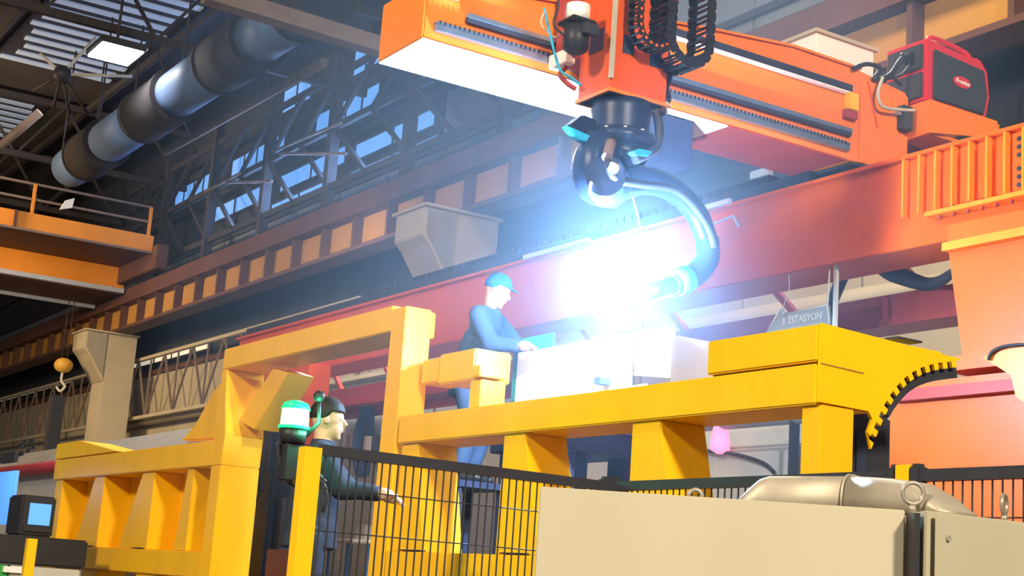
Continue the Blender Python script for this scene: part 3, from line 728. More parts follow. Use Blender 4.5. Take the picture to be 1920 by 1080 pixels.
# workpiece
wk = thing('steel_workpiece', 'large pale steel plate box glowing white beside the welding arc', 'workpiece', (6.4, 8.7, 2.9))
MB().box(6.0, 6.03, 8.15, 9.6, 2.716, 3.30).build('front_plate', PALE, wk, .004)
MB().box(6.04, 6.6, 8.0, 9.7, 2.90, 2.94).build('base_plate', LGREY, wk)
MB().box(6.04, 6.6, 7.75, 7.79, 2.93, 3.25).build('end_plate', LGREY, wk)
MB().box(6.04, 6.07, 9.2, 9.72, 2.716, 3.42).build('side_plate', TEAL, wk)
MB().prism([(6.0, 8.1, 3.0), (6.0, 7.7, 2.95), (6.0, 7.7, 3.28), (6.0, 8.1, 3.30)], (.03, 0, 0)).build('wing_plate', LGREY, wk)
MB().box(5.9, 5.99, 8.35, 8.42, 2.95, 3.0).build('lug', NAVY, wk)
tr = thing('work_trestle', 'navy trestle supporting the glowing steel workpiece', 'trestle', (6.4, 8.8, 0))
MB().box(6.05, 6.85, 9.0, 10.0, 2.55, 2.715).build('top', NAVY, tr, .01)
for (x, y) in ((6.1, 9.7), (6.1, 9.05), (6.7, 9.1), (6.7, 9.75)): MB().box(x, x+.12, y, y+.22, .02, 2.55).build('leg', NAVY, tr, .005)
tag(MB().box(7.0, 7.8, onX(7, 944, 900).y, onX(7, 866, 900).y, .02, 3.0).build('switch_cabinet', NAVY, None, .02), 'tall navy cabinet behind the frame opening left of centre', 'cabinet')
tag(MB().box(6.4, 6.88, onX(6.4, 860, 900).y, onX(6.4, 812, 900).y, .02, 2.95).build('switch_cabinet', GREY, None, .02), 'grey-green cabinet beside the tall navy cabinet behind the frame', 'cabinet')

# ---------------------------------------------------------------- platforms
pf = thing('operator_platform', 'low steel operator platform behind the mesh fence', 'platform', (4.0, 8.4, 0))
MB().box(3.4, 4.7, 7.9, 9.2, .80, .86).build('deck', DARK, pf)
for (x, y) in ((3.45, 7.95), (4.6, 7.95), (3.45, 9.1), (4.6, 9.1)): MB().box(x, x+.06, y, y+.06, .02, .8).build('leg', DARK, pf)

# ================================================================ BACKGROUND MACHINES
def enclosure(x0, x1, y0, y1, h, label, tube_z, panels, tm=PINKR):
    t = thing('machine_enclosure', label, 'machine', ((x0+x1)/2, (y0+y1)/2, 0))
    MB().xz([(x0, .03), (x1, .03), (x1, h), (x0+.55, h), (x0, h-.45)], y0, y1).build('housing', GREY, t, .02)
    n = panels
    for i in range(n):
        a = y0+(y1-y0)*i/n+.03; b = y0+(y1-y0)*(i+1)/n-.03
        MB().box(x0-.03, x0-.001, a, b, .2, h-.5).build('panel', LGREY, t, .01)
    MB().tube([(x0-.14, y0+.1, tube_z), (x0-.14, y1-.1, tube_z)], .085, 12).build('bumper_tube', tm, t)
    return t
e1 = enclosure(5.9, 7.6, 17.0, 26.5, 3.22, 'grey machine enclosure with red bumper tube at the far left', 2.78, 3)
e2 = enclosure(9.7, 11, 14.8, 21.5, 4.45, 'grey machine enclosure with a fat red tube behind the operator', 3.9, 5)
e3 = enclosure(9.7, 11, 6.8, 14.5, 3.5, 'long light grey machine enclosure seen between the frame uprights', 3.3, 4, GREY)
e3.children[0]
# cut-out marks on the first enclosure
for (px, py) in ((38, 835), (47, 828), (60, 826), (40, 850), (52, 845), (62, 838), (33, 852)):
    q = onX(5.86, px, py)
    MB().box(5.862, 5.872, q.y-.12, q.y+.12, q.z-.035, q.z+.035).build('vent_cutout', DARK, e1)
q = onX(5.8, 12, 858); MB().box(5.8, 5.862, q.y-.5, q.y+.4, q.z-.08, q.z+.08).build('vent_cutout', DARK, e1)
# pink lamp and red disc on third
q = onX(9.56, 1350, 830)
tag(MB().tube([q+Vector((0, 0, .16)), q+Vector((0, 0, .02)), q+Vector((0, 0, -.07)), q+Vector((0, 0, -.11))], [.07, .1, .1, .03], 16).build('pink_beacon', PINKE), 'glowing pink beacon lamp in front of the grey enclosure', 'lamp')
q = onX(9.62, 1162, 855)
tag(MB().tube([q, q+Vector((.03, 0, 0))], .16, 20).build('red_disc', ORGR), 'red-orange round disc on the grey enclosure between uprights', 'disc')
tag(MB().tube([onX(9.62, 1110, 790), onX(9.62, 1080, 890)], .02, 6).build('diagonal_cable', DARK), 'thin dark cable slanting across the grey enclosure', 'cable')
tag(MB().tube(smooth_path([onX(9.6, 1318, 845), onX(9.6, 1380, 852), onX(9.6, 1430, 868), onX(9.6, 1450, 885)]), .02, 6).build('sagging_cable', DARK), 'thin dark cable sagging under the pink beacon', 'cable')
tag(MB().box(9.5, 9.6, onX(9.5, 1483, 850).y, onX(9.5, 1478, 850).y, .02, 3.4).build('grey_strut', DARK), 'dark vertical strut on the grey enclosure near the right upright', 'strut')
a_ = onX(8.9, 612, 1010); b_ = onX(8.9, 690, 1010)
tl = thing('tool_trolley', 'white tool trolley with thin blue legs behind the fence by the operator', 'trolley', ((9.1), (a_.y+b_.y)/2, 0))
MB().box(8.9, 9.3, b_.y, a_.y, a_.z-.05, a_.z).build('top_tray', WHT, tl, .01)
MB().box(8.95, 9.25, b_.y+.05, a_.y-.05, .5, .55).build('lower_tray', WHT, tl, .01)
for yy in (a_.y-.06, b_.y+.03, (a_.y+b_.y)/2):
    for xx in (8.92, 9.25): MB().box(xx, xx+.03, yy, yy+.03, .02, a_.z-.05).build('leg', CAPB, tl)
MB().box(9.0, 9.15, b_.y+.3, b_.y+.6, a_.z, a_.z+.2).build('tool_box', GREY, tl, .01)
# hanging blue torch bundle
q = onX(9.42, 688, 765)
ht = thing('hanging_torch', 'blue-black cable bundle hanging before the red tube', 'torch', q)
MB().tube(smooth_path([q, q+Vector((0, 0, -.25)), q+Vector((0, .05, -.6)), q+Vector((0, -.05, -.95))]), lerp_list([.09, .14, .15, .1]), 12).build('bundle', mat('blue_sleeve', (.05, .12, .26), .5), ht)
MB().tube([q+Vector((0, 0, -.03)), q+Vector((0, 0, .09))], .06, 8).build('holder', FLG, ht)
MB().box(q.x-.08, q.x-.02, q.y-.28, q.y-.16, q.z-.62, q.z-.42).build('tag_plate', WHT, ht)
MB().box(q.x-.02, q.x+.1, q.y-.4, q.y-.18, q.z-.78, q.z-.4).build('bracket', DARK, ht)
q = onX(9.5, 655, 820)
tag(MB().tube(smooth_path([q+Vector((0, .15, -.25)), q+Vector((0, .1, .05)), q+Vector((0, -.08, .05)), q+Vector((0, -.13, -.25))]), .03, 8).build('hose_arch', PALE), 'pale bent hose arch hanging behind the operator', 'hose')
# monitor, table, distant arc glow at far left
mo = thing('control_monitor', 'dark boxy monitor with a small blue lit screen at the far left', 'monitor', dep(15.5, 52, 1000))
c0 = dep(15.5, 55, 965)
MB().box(c0.x-.1, c0.x+.25, c0.y-.05, c0.y+.5, c0.z-.22, c0.z+.2).build('case', BLK, mo, .02)
MB().box(c0.x-.02, c0.x+.2, c0.y-.07, c0.y-.051, c0.z-.1, c0.z+.12).build('screen', BLUEE, mo)
MB().box(c0.x-.06, c0.x+.22, c0.y-.075, c0.y-.051, c0.z-.17, c0.z-.11).build('bezel', BLK, mo)
tb = thing('work_table', 'dark cluttered workbench at the lower left behind the thin yellow post', 'table', dep(15.5, 50, 1080))
c1 = dep(15.5, 40, 1000)
MB().box(c1.x-.7, c1.x+.62, c1.y-.3, c1.y+.6, c1.z-.32, c0.z-.221).build('top', BLK, tb, .02)
MB().box(c1.x-.65, c1.x-.15, c1.y-.28, c1.y+.5, .02, c1.z-.33).build('drawer_unit', GRN, tb, .01)
MB().box(c1.x-.14, c1.x+.58, c1.y-.28, c1.y+.5, .02, c1.z-.33).build('drawer_unit', LGREY, tb, .01)
q = dep(15.1, 25, 1068); MB().box(q.x-.1, q.x+.1, q.y-.02, q.y+.04, q.z-.03, q.z+.03).build('drawer_pull', WHT, tb)
q = dep(14, 60, 1010)
tag(MB().box(q.x-.045, q.x+.045, q.y-.045, q.y+.045, .02, q.z).build('slim_post', YEL2, None, .005), 'thin yellow guard post at the lower left', 'post')
q = dep(18.5, 8, 930)
tag(MB().box(q.x-.02, q.x+.02, q.y-.5, q.y+.6, q.z-.35, q.z+.3).build('blue_glow_panel', BLUEE), 'glowing pale blue panel added at the left edge as distant arc glow beside the monitor', 'screen')  # glow panel added, stands for arc light from another cell
light('far_arc_light', 'POINT', q+Vector((-.35, -.35, .2)), 8, (.2, .45, 1), size=.1)  # stands for an unseen arc in another cell, tints the enclosure

# 3. ISTASYON sign
sg = thing('station_sign', 'grey station sign with pale lettering hanging behind the yellow frame', 'sign', onX(8.36, 1500, 640))
pp = [onX(8.36, *q) for q in ((1430, 640), (1464, 578), (1470, 590), (1552, 572), (1556, 606), (1540, 645))]
MB().prism(pp, (.03, 0, 0)).build('plate', SIGNG, sg)
for a, b in ((0, 1), (1, 2), (2, 3), (3, 4)):
    MB().tube([pp[a]+Vector((-.006, 0, 0)), pp[b]+Vector((-.006, 0, 0))], .006, 6).build('edge_strip', LGREY, sg)
MB().tube([pp[3], Vector((8.37, pp[3].y, 4.27))], .008, 6).build('hanger', LGREY, sg)
c = onX(8.345, 1503, 598); dxy = onX(8.345, 1533, 591)-onX(8.345, 1473, 605)
text_mesh('3. \u0130STASYON', .082, .003, 'lettering', LGREY, sg, c, (0, -1, 0), (0, 0, 1), .0)
tag(MB().box(8.36, 8.39, onX(8.36, 1566, 590).y, onX(8.36, 1561, 590).y, 3.7, 4.27).build('sign_strut', LGREY), 'thin pale strut hanging beside the station sign', 'strut')
tag(MB().tube([onX(8.35, 1478, 500), onX(8.35, 1480, 540), onX(8.35, 1466, 585)], .004, 6).build('thin_wire', LGREY), 'thin pale wire falling to the top of the station sign', 'wire')

# ================================================================ FENCE
def fence(p, q, label, step=.045, zt=2.12):
    p = Vector(p); q = Vector(q); d = q-p; L = d.length; u = d/L
    t = thing('mesh_fence', label, 'fence', (p+q)/2)
    MB().bar((p.x, p.y, zt-.025), (q.x, q.y, zt-.025), .04, .05).build('top_rail', DARK, t)
    MB().bar((p.x, p.y, .15), (q.x, q.y, .15), .04, .05).build('bottom_rail', DARK, t)
    n = int(L/step)
    mb = MB().tube([(p.x+u.x*step*.7, p.y+u.y*step*.7, .17), (p.x+u.x*step*.7, p.y+u.y*step*.7, zt-.05)], .0042, 6, False).build('bar', DARK, t)
    for i in range(1, n-1): share(mb, u*step*i, t)
    z = zt-.2; 
    while z > .2:
        MB().tube([(p.x, p.y, z), (q.x, q.y, z)], .0035, 6, False).build('cross_wire', DARK, t); z -= .2
    return t
fence((2.98, 6.46, 0), (4.74, 6.58, 0), 'dark wire mesh fence panel in front of the operator and centre post')
fence((4.76, 6.52, 0), (4.76, 4.52, 0), 'dark wire mesh fence panel just behind the beige cabinet and metal hood', .05)
fence((4.76, 4.40, 0), (4.76, 2.4, 0), 'dark wire mesh fence panel in front of the orange pillar at the right', .05)
def fpost(x, y, label, w=.075, z=2.13, clamp=None):
    t = thing('fence_post', label, 'post', (x, y, 0))
    MB().box(x-w/2, x+w/2, y-w/2, y+w/2, .01, z).build('post', YEL2, t, .003)
    MB().box(x-w/2-.06, x+w/2+.06, y-w/2-.06, y+w/2+.06, 0.001, .01).build('foot_plate', YEL2, t)
    return t
f1 = fpost(2.93, 6.46, 'yellow fence post carrying the green beacon beside the operator', .085, 2.10)
fpost(4.79, 6.60, 'yellow fence post at the fence corner left above the beige cabinet', .06, 2.10)
fpost(4.76, 4.46, 'yellow fence post right of the rounded metal hood', .075, 2.14)
for (x, y, a) in ((4.72, 6.57, 0), (4.76, 6.54, 0), (4.76, 4.52, 1), (4.76, 4.40, 1)):
    tag(MB().box(x-.035, x+.035, y-.03, y+.03, 2.02, 2.145).build('corner_joint', DARK, None, .015), ('black corner joint left of the corner fence post', 'black corner joint right of the corner fence post', 'black corner joint left of the post by the metal hood', 'black corner joint right of the post by the metal hood')[((4.72, 6.57), (4.76, 6.54), (4.76, 4.52), (4.76, 4.40)).index((x, y))], 'joint', 'black fence corner joints')
# beacon
q = Vector((2.86, 6.55, 2.32))
q = dep(8.55, 551, 805)
bn = thing('signal_beacon', 'bright green square beacon lamp on a dark housing above the fence post', 'beacon', q)
MB().tube([q+Vector((0, 0, .018)), q+Vector((0, 0, .115))], [.082, .078], 20).build('lens', GREENE, bn)
MB().tube([q+Vector((0, 0, .115)), q+Vector((0, 0, .15)), q+Vector((0, 0, .165))], [.086, .07, .03], 20).build('halo_cap', GREENR, bn)  # green halo of the lamp put into a glowing cap and ring
MB().tube([q, q+Vector((0, 0, .018))], [.092, .092], 20).build('halo_ring', GREENR, bn)
MB().ball(q+Vector((.11, -.06, .2)), .035, 10).build('knob', BLK, bn)
MB().tube([q+Vector((.05, -.03, -.05)), q+Vector((.12, -.07, .05)), q+Vector((.11, -.06, .19))], .012, 8).build('stalk', BLK, bn)
MB().tube([q+Vector((0, 0, -.08)), q], [.07, .085], 16).build('socket', BLK, bn)
MB().box(q.x-.06, q.x+.06, q.y-.05, q.y+.05, q.z-.3, q.z-.08).build('bracket', BLK, bn, .01)
MB().tube([q+Vector((.03, -.02, -.3)), (2.93, 6.46+.03, 2.05)], .02, 8).build('arm', BLK, bn)
light('beacon_light', 'POINT', q+Vector((.09, -.16, .06)), 16, (.1, 1, .45), size=.05)
# cables hanging round beacon
for k, pts in enumerate(([(520, 830), (525, 870), (545, 905), (580, 915)], [(545, 845), (560, 880), (600, 900), (612, 930), (605, 960)], [(575, 850), (590, 880), (610, 905)])):
    tag(MB().tube(smooth_path([dep(8.5, *z) for z in pts]), .014, 8).build('beacon_cable', RUB), ('black cable hanging left of the green beacon', 'black cable looping around the yellow fence post top', 'short black cable between beacon and fence post')[k], 'cable')
p = dep(8.55, 578, 925)
tag(MB().box(p.x-.06, p.x+.05, p.y-.04, p.y+.04, p.z-.03, p.z+.04).build('post_clamp', LGREY, None, .01), 'pale metal clamp around the yellow fence post below the beacon', 'clamp')
# dark control column
q = onX(5.85, 533, 790)
dc = thing('control_column', 'tall black control column with hanging cables beside the yellow tower', 'machine', (q.x, q.y, 0))
MB().box(q.x-.13, q.x+.17, q.y-.12, q.y+.2, .02, q.z).build('cabinet', BLK, dc, .02)
MB().box(q.x-.16, q.x-.131, q.y-.08, q.y+.15, q.z-.5, q.z-.1).build('control_face', DARK, dc, .01)
for k in range(4):
    y = q.y-.05+k*.06
    MB().tube(smooth_path([(q.x-.15, y, q.z-.15-.1*k), (q.x-.22, y-.03, q.z-.4-.1*k), (q.x-.17, y+.02, q.z-.7-.05*k)]), .014, 8).build('cable', RUB, dc)
MB().box(q.x-.05, q.x+.1, q.y-.35, q.y-.13, q.z-1.3, q.z-.75).build('lower_box', NAVY, dc, .01)
q = onX(5.5, 525, 1080)
tag(MB().box(5.48, 5.6, q.y-.35, q.y+.3, .02, onX(5.5, 520, 1030).z).build('low_cabinet', DKM, None, .01), 'dark maroon low cabinet at the foot of the black control column', 'cabinet')

# ================================================================ FOREGROUND CABINETS
A = Vector((3.113, 4.755)); B = Vector((4.195, 3.94)); nd = Vector((.603, .798))
A2 = A+nd*.4; B2 = B+nd*.33
cab = thing('electrical_cabinet', 'wide plain beige electrical cabinet door at the bottom centre', 'cabinet', ((A.x+B2.x)/2, (A.y+B2.y)/2, 0))
i1 = nd*.02
MB().xy([tuple(A+i1), tuple(B+i1), tuple(B2), tuple(A2)], .02, 1.895).build('body', BEI, cab, .004)
MB().xy([tuple(A), tuple(B), tuple(B+nd*.018), tuple(A+nd*.018)], .03, 1.90).build('door', BEI, cab, .004)
nx = (B-A).normalized()
p = A+nx*.86-nd*.006
MB().prism([(p.x, p.y, 1.56), (p.x+nx.x*.06, p.y+nx.y*.06, 1.56), (p.x+nx.x*.06, p.y+nx.y*.06, 1.60), (p.x, p.y, 1.60)], (nd.x*-.01, nd.y*-.01, 0)).build('lock', STEEL, cab)
cab2 = thing('electrical_cabinet', 'beige electrical cabinet at the lower right corner beyond the dark gap', 'cabinet', (4.5, 4.0, 0))
MB().xy([(4.165, 3.812), (4.725, 3.79), (4.725, 4.33), (4.53, 4.33), (4.228, 3.93)], .02, 1.895).build('body', BEI, cab2, .004)
MB().box(4.185, 4.722, 3.772, 3.789, .03, 1.885).build('door', BEI, cab2, .003)
MB().tube([(4.235, 3.771, 1.80), (4.235, 3.764, 1.80)], .011, 12).build('screw', STEEL, cab2)
tag(MB().xy([(4.198, 3.937), (4.212, 3.926), (4.158, 3.832), (4.142, 3.845)], .02, 1.885).build('gap_seal', BLK), 'dark rubber strip in the gap between the two beige cabinets', 'seal')
def eyebolt(px, py, D, label, R=.026, tilt=0):
    c = dep(D, px, py)
    t = thing('eyebolt', label, 'eyebolt', (c.x, c.y, 1.9))
    d = Matrix.Rotation(tilt, 3, 'Z') @ R0
    MB().tube([c+d*R*math.cos(a*math.pi/12)+Vector((0, 0, R*math.sin(a*math.pi/12))) for a in range(25)], .0085, 10, False).build('ring', BOLTM, t)
    MB().tube([(c.x, c.y, 1.895), (c.x, c.y, c.z-R+.002)], [.018, .01], 12).build('shank', BOLTM, t)
eyebolt(1712, 925, 5.66, 'steel eyebolt ring on top of the joint between the cabinets', .04)
eyebolt(1883, 946, 5.72, 'steel eyebolt on the cabinet at the right edge', .036, 1.0)
eyebolt(1304, 931, 5.75, 'small eyebolt barely showing on the wide cabinet top', .026)
# rounded metal hood / duct behind the cabinets
def hood():
    t = thing('metal_hood', 'rounded brushed metal cable duct hood rising behind the cabinets', 'duct', dep(5.8, 1600, 950))
    def sec(c, ax, hh, ww):
        ax = Vector((ax.x, ax.y, 0)).normalized(); sd = Vector((-ax.y, ax.x, 0)); out = []
        for k in range(13):
            a = math.pi*k/12
            ca, sa = math.cos(a), math.sin(a)
            out.append(c+sd*ww*math.copysign(abs(ca)**.6, ca)+Vector((0, 0, hh*abs(sa)**.6)))
        return out
    L = dep(6.25, 1425, 948); E = dep(6.15, 1600, 956); Rr = dep(5.75, 1750, 960)
    for z in (L, E, Rr): z.z = 1.905
    d1 = E-L; d2 = Rr-E; dm = (d1.normalized()+d2.normalized())
    def loft(secs, name):
        mb = MB(); n = len(secs[0]); v = [q for s in secs for q in s]; f = []
        for i in range(len(secs)-1):
            for k in range(n-1): f.append((i*n+k, i*n+k+1, (i+1)*n+k+1, (i+1)*n+k))
            f.append((i*n+n-1, i*n, (i+1)*n, (i+1)*n+n-1))
        mb.add(v, f, False); mb.add(secs[0], [tuple(range(n))]); mb.add(secs[-1], [tuple(range(n-1, -1, -1))])
        mb.sm = [True]*len(mb.sm)
        o = mb.build(name, STEEL, t); return o
    H = .155
    loft([sec(L-d1.normalized()*.1, d1, .03, .07), sec(L-d1.normalized()*.05, d1, H*.55, .09), sec(L, d1, H*.85, .1), sec(L+d1.normalized()*.04, d1, H*.95, .1), sec(E, dm, H*1.05, .11)], 'left_section')
    loft([sec(E+dm*.004, dm, H*1.06, .112), sec(E+d2*.5, d2, H*.95, .1), sec(E+d2*.9, d2, H*.8, .1), sec(Rr+d2.normalized()*.05, d2, H*.5, .1), sec(Rr+d2.normalized()*.13, d2, .015, .1)], 'right_section')
    s = sec(E, dm, H*1.075, .116)
    MB().tube(s, .006, 6).build('weld_seam', STEEL, t)
hood()

# ================================================================ PEOPLE
def person(name, label, J, S_, cap=None, rot=0.0, skinm=SKIN, jacket=CLOTH, trous=CLOTH, face=None, up=None):
    """J joints dict of world points; face = facing unit vector, up = head up vector"""
    base = Vector((J['pelvis'].x, J['pelvis'].y, min(J['footL'].z, J['footR'].z)))
    t = thing(name, label, 'person', base)
    def remesh(mb, nm, m, vox, par=t):
        me = bpy.data.meshes.new('tmp'); me.from_pydata([tuple(p) for p in mb.v], [], mb.f)
        o = bpy.data.objects.new('tmp', me); COL.objects.link(o)
        md = o.modifiers.new('r', 'REMESH'); md.mode = 'VOXEL'; md.voxel_size = vox; md.use_smooth_shade = True
        sm = o.modifiers.new('s', 'SMOOTH'); sm.iterations = 3; sm.factor = .5
        dg = bpy.context.evaluated_depsgraph_get(); dg.update()
        n = bpy.data.meshes.new_from_object(o.evaluated_get(dg)); bpy.data.objects.remove(o)
        n.transform(Matrix.Translation(-world_loc(par))); n.materials.clear(); n.materials.append(m); n.name = nm
        for pl in n.polygons: pl.use_smooth = True
        q = bpy.data.objects.new(nm, n); COL.objects.link(q); q.parent = par; return q
    def limb(mb, a, b, ra, rb, n=12):
        mb.tube([a, (a+b)/2, b], [ra, (ra+rb)/2, rb], n); mb.ball(a, ra, n); mb.ball(b, rb, n)
    f = face.normalized(); u = up.normalized(); s = f.cross(u).normalized()
    RM = Matrix((f, s, u)).transposed()
    hc = J['head']; body = MB()
    body.ball(hc+u*.02, .1, 20, (.98, .78, 1.12), RM)               # skull
    body.ball(hc+f*.035-u*.05, .068, 16, (.95, .85, 1.1), RM)       # jaw
    body.ball(hc+f*.075-u*.105, .022, 10, (1, 1.1, .8), RM)         # chin
    body.tube([hc+f*.088+u*.015, hc+f*.118-u*.025, hc+f*.098-u*.036], [.009, .015, .011], 8)   # nose
    body.ball(hc+f*.098-u*.062, .017, 8, (.6, 1.5, .5), RM)         # lips
    body.ball(hc+f*.088+u*.03, .02, 8, (.5, 2.2, .5), RM)           # brow
    for k in (-1, 1):
        body.ball(hc+s*k*.08-f*.005-u*.01, .026, 8, (.7, .35, 1.1), RM)
    limb(body, hc-u*.07-f*.015, J['neck'], .055, .06)
    limb(body, J['neck'], J['chest'], .07, .12); limb(body, J['chest'], J['pelvis'], .13, .13)
    for k in 'LR':
        limb(body, J['sh'+k], J['el'+k], .052, .042); limb(body, J['el'+k], J['wr'+k], .04, .028)
        limb(body, J['neck'], J['sh'+k], .05, .05)
        limb(body, J['hip'+k], J['kn'+k], .08, .055); limb(body, J['kn'+k], J['an'+k], .052, .036)
        limb(body, J['pelvis'], J['hip'+k], .1, .08)
        w_, h_ = J['wr'+k], J['ha'+k]; d = (h_-w_).normalized(); sd = d.cross(Vector((0, 0, 1)))
        if sd.length < .2: sd = d.cross(f)
        sd.normalize(); dn = sd.cross(d)
        if dn.z > 0: dn = -dn
        body.ball(w_+d*.05, .042, 10, (1, 1, 1)); body.ball(w_+d*.08, .038, 10)
        for i, L in enumerate((.068, .078, .074, .058)):
            r0 = w_+d*.095+sd*(i-1.5)*.021
            k1 = r0+d*L*.5; k2 = k1+d*L*.3+dn*L*.28; k3 = k2+dn*L*.3
            body.tube([r0-d*.03, r0, k1, k2, k3], [.011, .011, .0105, .0095, .008], 8)
        tb_ = w_+d*.045-sd*.035
        body.tube([tb_, tb_+d*.03-sd*.025+dn*.01, tb_+d*.06-sd*.02+dn*.03], [.014, .012, .009], 8)
    remesh(body, 'body', skinm, .0075)
    # jacket
    jk = MB()
    limb(jk, J['neck']-u*.02, J['chest'], .085, .15); limb(jk, J['chest'], J['pelvis'], .155, .16, 16)
    jk.ball((J['shL']+J['shR'])/2-u*.05, .15, 16, (.85, 1.25, .9), RM)
    for k in 'LR':
        limb(jk, J['sh'+k], J['el'+k], .078, .066); limb(jk, J['el'+k], J['wr'+k]-(J['wr'+k]-J['el'+k])*.08, .064, .048)
        limb(jk, J['neck']-u*.03, J['sh'+k], .075, .078)
    jk.tube([J['pelvis']+Vector((0, 0, .03)), J['pelvis']+Vector((0, 0, -.14))], [.165, .175], 18)
    remesh(jk, 'jacket', jacket, .012)
    cl = MB().tube([J['neck']-u*.0, J['neck']+u*.045], [.085, .075], 16, False); remesh(MB().tube([J['neck']-u*.01, J['neck']+u*.04], [.083, .072], 16), 'collar', jacket, .009)
    tr_ = MB()
    for k in 'LR':
        limb(tr_, J['hip'+k], J['kn'+k], .105, .08); limb(tr_, J['kn'+k], J['an'+k], .078, .06); limb(tr_, J['pelvis'], J['hip'+k], .13, .105)
    remesh(tr_, 'trousers', trous, .014)
    for k in 'LR':
        a = J['foot'+k]; bt = MB(); ff = Vector((f.x, f.y, 0)).normalized()
        bt.tube([a+Vector((0, 0, .045))-ff*.07, a+Vector((0, 0, .045)), a+Vector((0, 0, .036))+ff*.15, a+Vector((0, 0, .032))+ff*.19], [.045, .05, .038, .02], 12)
        bt.ball(J['an'+k], .055, 12); limb(bt, J['an'+k], a+Vector((0, 0, .05)), .055, .05)
        remesh(bt, 'boot', BLK, .01)
    for k in (-1, 1):
        e = MB().ball(hc+f*.086+s*k*.032+u*.008, .011, 8); eo = e.build('eye', WHT, t)
        MB().ball(hc+f*.0955+s*k*.032+u*.008, .0045, 8).build('pupil', BLK, eo)
    if cap:
        c = MB()
        c.ball(hc+u*.035-f*.004, .109, 20, (1.02, .84, 1.0), RM)
        # trim the lower part of the cap by moving low verts up to the band
        for i, p in enumerate(c.v):
            hgt = (p-hc).dot(u); lim = .045 if (p-hc).dot(f) > 0 else .0
            if hgt < lim: c.v[i] = p+u*(lim-hgt)
        remesh(c, 'cap', cap, .007)
        if cap is not HAIR:
            v = MB().prism([hc+u*.047+f*.085+s*.07, hc+u*.045+f*.13+s*.055, hc+u*.04+f*.165+s*.0, hc+u*.045+f*.13-s*.055, hc+u*.047+f*.085-s*.07], u*.008)
            v.build('cap_visor', cap, t)
    else: pass
    return t
def mk(base, face, lean, **kw):
    f = Vector(face).normalized(); s = f.cross(Vector((0, 0, 1))).normalized(); z = Vector((0, 0, 1)); b = Vector(base)
    J = dict(footL=b-s*.11, footR=b+s*.11)
    J['anL'] = J['footL']+z*.09; J['anR'] = J['footR']+z*.09
    J['knL'] = b-s*.11+z*.48+f*.03; J['knR'] = b+s*.11+z*.48+f*.03
    J['hipL'] = b-s*.095+z*.88; J['hipR'] = b+s*.095+z*.88
    J['pelvis'] = b+z*.95
    ld = (z*math.cos(lean)+f*math.sin(lean))
    J['chest'] = J['pelvis']+ld*.28; J['neck'] = J['pelvis']+ld*.52
    J['shL'] = J['pelvis']+ld*.46-s*.18; J['shR'] = J['pelvis']+ld*.46+s*.18
    J['head'] = J['neck']+ld*.17+f*.03
    return J, f, s, z, ld
# operator behind the fence, facing right
fc = Vector((.86, -.42, 0))
hd = dep(9.1, 614, 787)
base = Vector((hd.x-.04, hd.y+.02, .86))
J, f, s, z, ld = mk(base, fc, .06)
dz = hd.z-J['head'].z
for k in ('head', 'neck', 'shL', 'shR', 'chest'): J[k] = J[k]+z*dz*.9
J['head'] = hd.copy()
J['elR'] = J['shR']-z*.2+f*.14; J['wrR'] = J['elR']+f*.2+z*.0; J['haR'] = J['wrR']+f*.15-z*.02
J['elL'] = J['shL']-z*.17+f*.18; J['wrL'] = J['elL']+f*.2-z*.02; J['haL'] = J['wrL']+f*.15-z*.03
person('person', 'person in dark workwear with dark cap standing in profile behind the mesh fence', J, 1, HAIR, face=f, up=Vector((.05, 0, 1)))
# bending welder in blue
fc = Vector((.70, -.70, -.05))
hd = dep(11.4, 932, 545)
base = Vector((hd.x+.04, hd.y+.36, hd.z-1.45)); WB = base.copy()
J, f, s, z, ld = mk(base, Vector((.55, -.83, 0)), .45)
dlt = hd-J['head']
J['head'] = hd.copy(); ld2 = (hd-J['pelvis']).normalized()
J['pelvis'] = base+z*.80; J['hipL'] = base-s*.095+z*.74; J['hipR'] = base+s*.095+z*.74; J['knL'] = base-s*.11+z*.43+f*.1; J['knR'] = base+s*.11+z*.43+f*.1
v = (hd-J['pelvis']); J['chest'] = J['pelvis']+v*.42; J['neck'] = J['pelvis']+v*.76
J['shL'] = J['pelvis']+v*.68-s*.18; J['shR'] = J['pelvis']+v*.68+s*.18
J['elR'] = J['shR']-z*.22+f*.12; J['wrR'] = J['elR']+f*.22-z*.02; J['haR'] = J['wrR']+f*.15
J['elL'] = J['shL']-z*.18+f*.18; J['wrL'] = J['elL']+f*.22-z*.04; J['haL'] = J['wrL']+f*.15
person('person', 'person in blue workwear and blue cap leaning toward the welding arc', J, 1, CAPB, jacket=CLOTH2, trous=CLOTH2, face=Vector((.66, -.66, -.35)), up=Vector((.25, -.25, .93)))

wp = thing('weld_platform', 'dark steel stand on which the leaning welder stands', 'platform', (WB.x, WB.y, 0))
MB().box(WB.x-.25, WB.x+.25, WB.y-.3, WB.y+.3, WB.z-.05, WB.z-.001).build('deck', NAVY, wp)
for a in (-.2, .2):
    for b in (-.25, .25): MB().box(WB.x+a-.03, WB.x+a+.03, WB.y+b-.03, WB.y+b+.03, .02, WB.z-.05).build('leg', NAVY, wp)
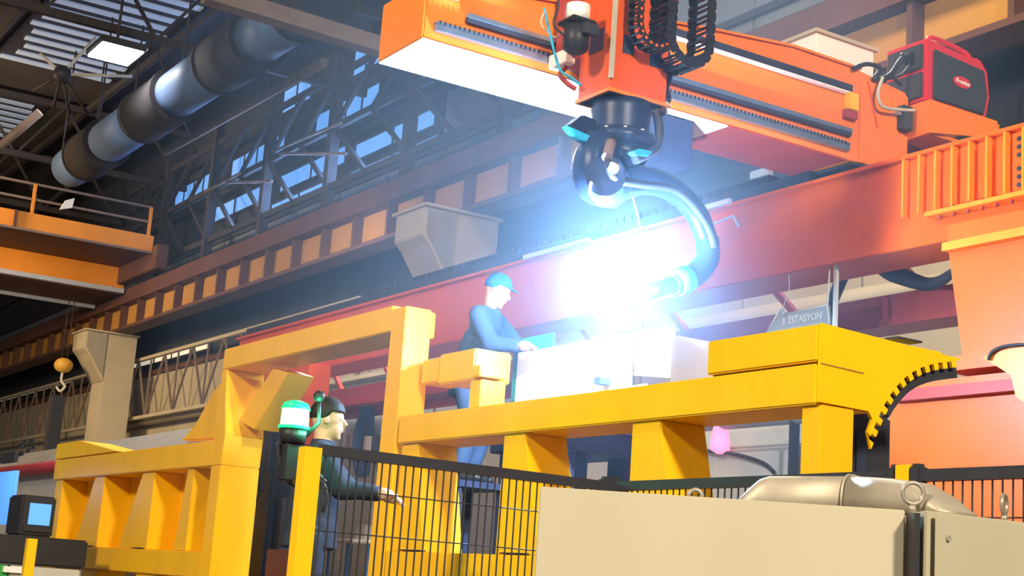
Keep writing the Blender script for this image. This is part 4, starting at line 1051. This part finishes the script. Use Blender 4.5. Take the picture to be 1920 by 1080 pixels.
# ================================================================ WELDING SMOKE
def smoke():
    m = bpy.data.materials.new('welding_smoke'); m.use_nodes = True; nt = m.node_tree; nt.nodes.clear()
    out = nt.nodes.new('ShaderNodeOutputMaterial'); v = nt.nodes.new('ShaderNodeVolumeScatter')
    v.inputs['Color'].default_value = (.45, .68, 1, 1); v.inputs['Anisotropy'].default_value = 0
    tc = nt.nodes.new('ShaderNodeTexCoord'); n = nt.nodes.new('ShaderNodeTexNoise'); n.inputs['Scale'].default_value = .8; n.inputs['Detail'].default_value = 2
    mp = nt.nodes.new('ShaderNodeMapping'); nt.links.new(tc.outputs['Object'], mp.inputs[0]); nt.links.new(mp.outputs[0], n.inputs['Vector'])
    c = Vector((7.0, 10.0, 4.7))
    def field(off, rad, amp, pw):
        sb = nt.nodes.new('ShaderNodeVectorMath'); sb.operation = 'SUBTRACT'; nt.links.new(tc.outputs['Object'], sb.inputs[0]); sb.inputs[1].default_value = off
        ln = nt.nodes.new('ShaderNodeVectorMath'); ln.operation = 'LENGTH'; nt.links.new(sb.outputs[0], ln.inputs[0])
        mr = nt.nodes.new('ShaderNodeMapRange'); mr.inputs['From Min'].default_value = 0; mr.inputs['From Max'].default_value = rad
        mr.inputs['To Min'].default_value = 1; mr.inputs['To Max'].default_value = 0; nt.links.new(ln.outputs['Value'], mr.inputs['Value'])
        pwn = nt.nodes.new('ShaderNodeMath'); pwn.operation = 'POWER'; nt.links.new(mr.outputs[0], pwn.inputs[0]); pwn.inputs[1].default_value = pw
        am = nt.nodes.new('ShaderNodeMath'); am.operation = 'MULTIPLY'; nt.links.new(pwn.outputs[0], am.inputs[0]); am.inputs[1].default_value = amp
        return am
    a1 = field((0, 0, 0), 4.3, .14, 1.0); a2 = field(tuple(ARC+Vector((.15, .1, .25))-c), 1.3, .17, 1.3)
    ad = nt.nodes.new('ShaderNodeMath'); nt.links.new(a1.outputs[0], ad.inputs[0]); nt.links.new(a2.outputs[0], ad.inputs[1])
    mm = nt.nodes.new('ShaderNodeMath'); mm.operation = 'MULTIPLY'; nt.links.new(ad.outputs[0], mm.inputs[0]); nt.links.new(n.outputs['Fac'], mm.inputs[1])
    nt.links.new(mm.outputs[0], v.inputs['Density'])
    nt.links.new(v.outputs[0], out.inputs['Volume'])
    o = MB().ball(c, 4.3, 24).build('welding_smoke', m, None, 0, c)
    tag(o, 'bluish welding smoke glowing around the arc and robot', 'smoke'); o['kind'] = 'stuff'
smoke()
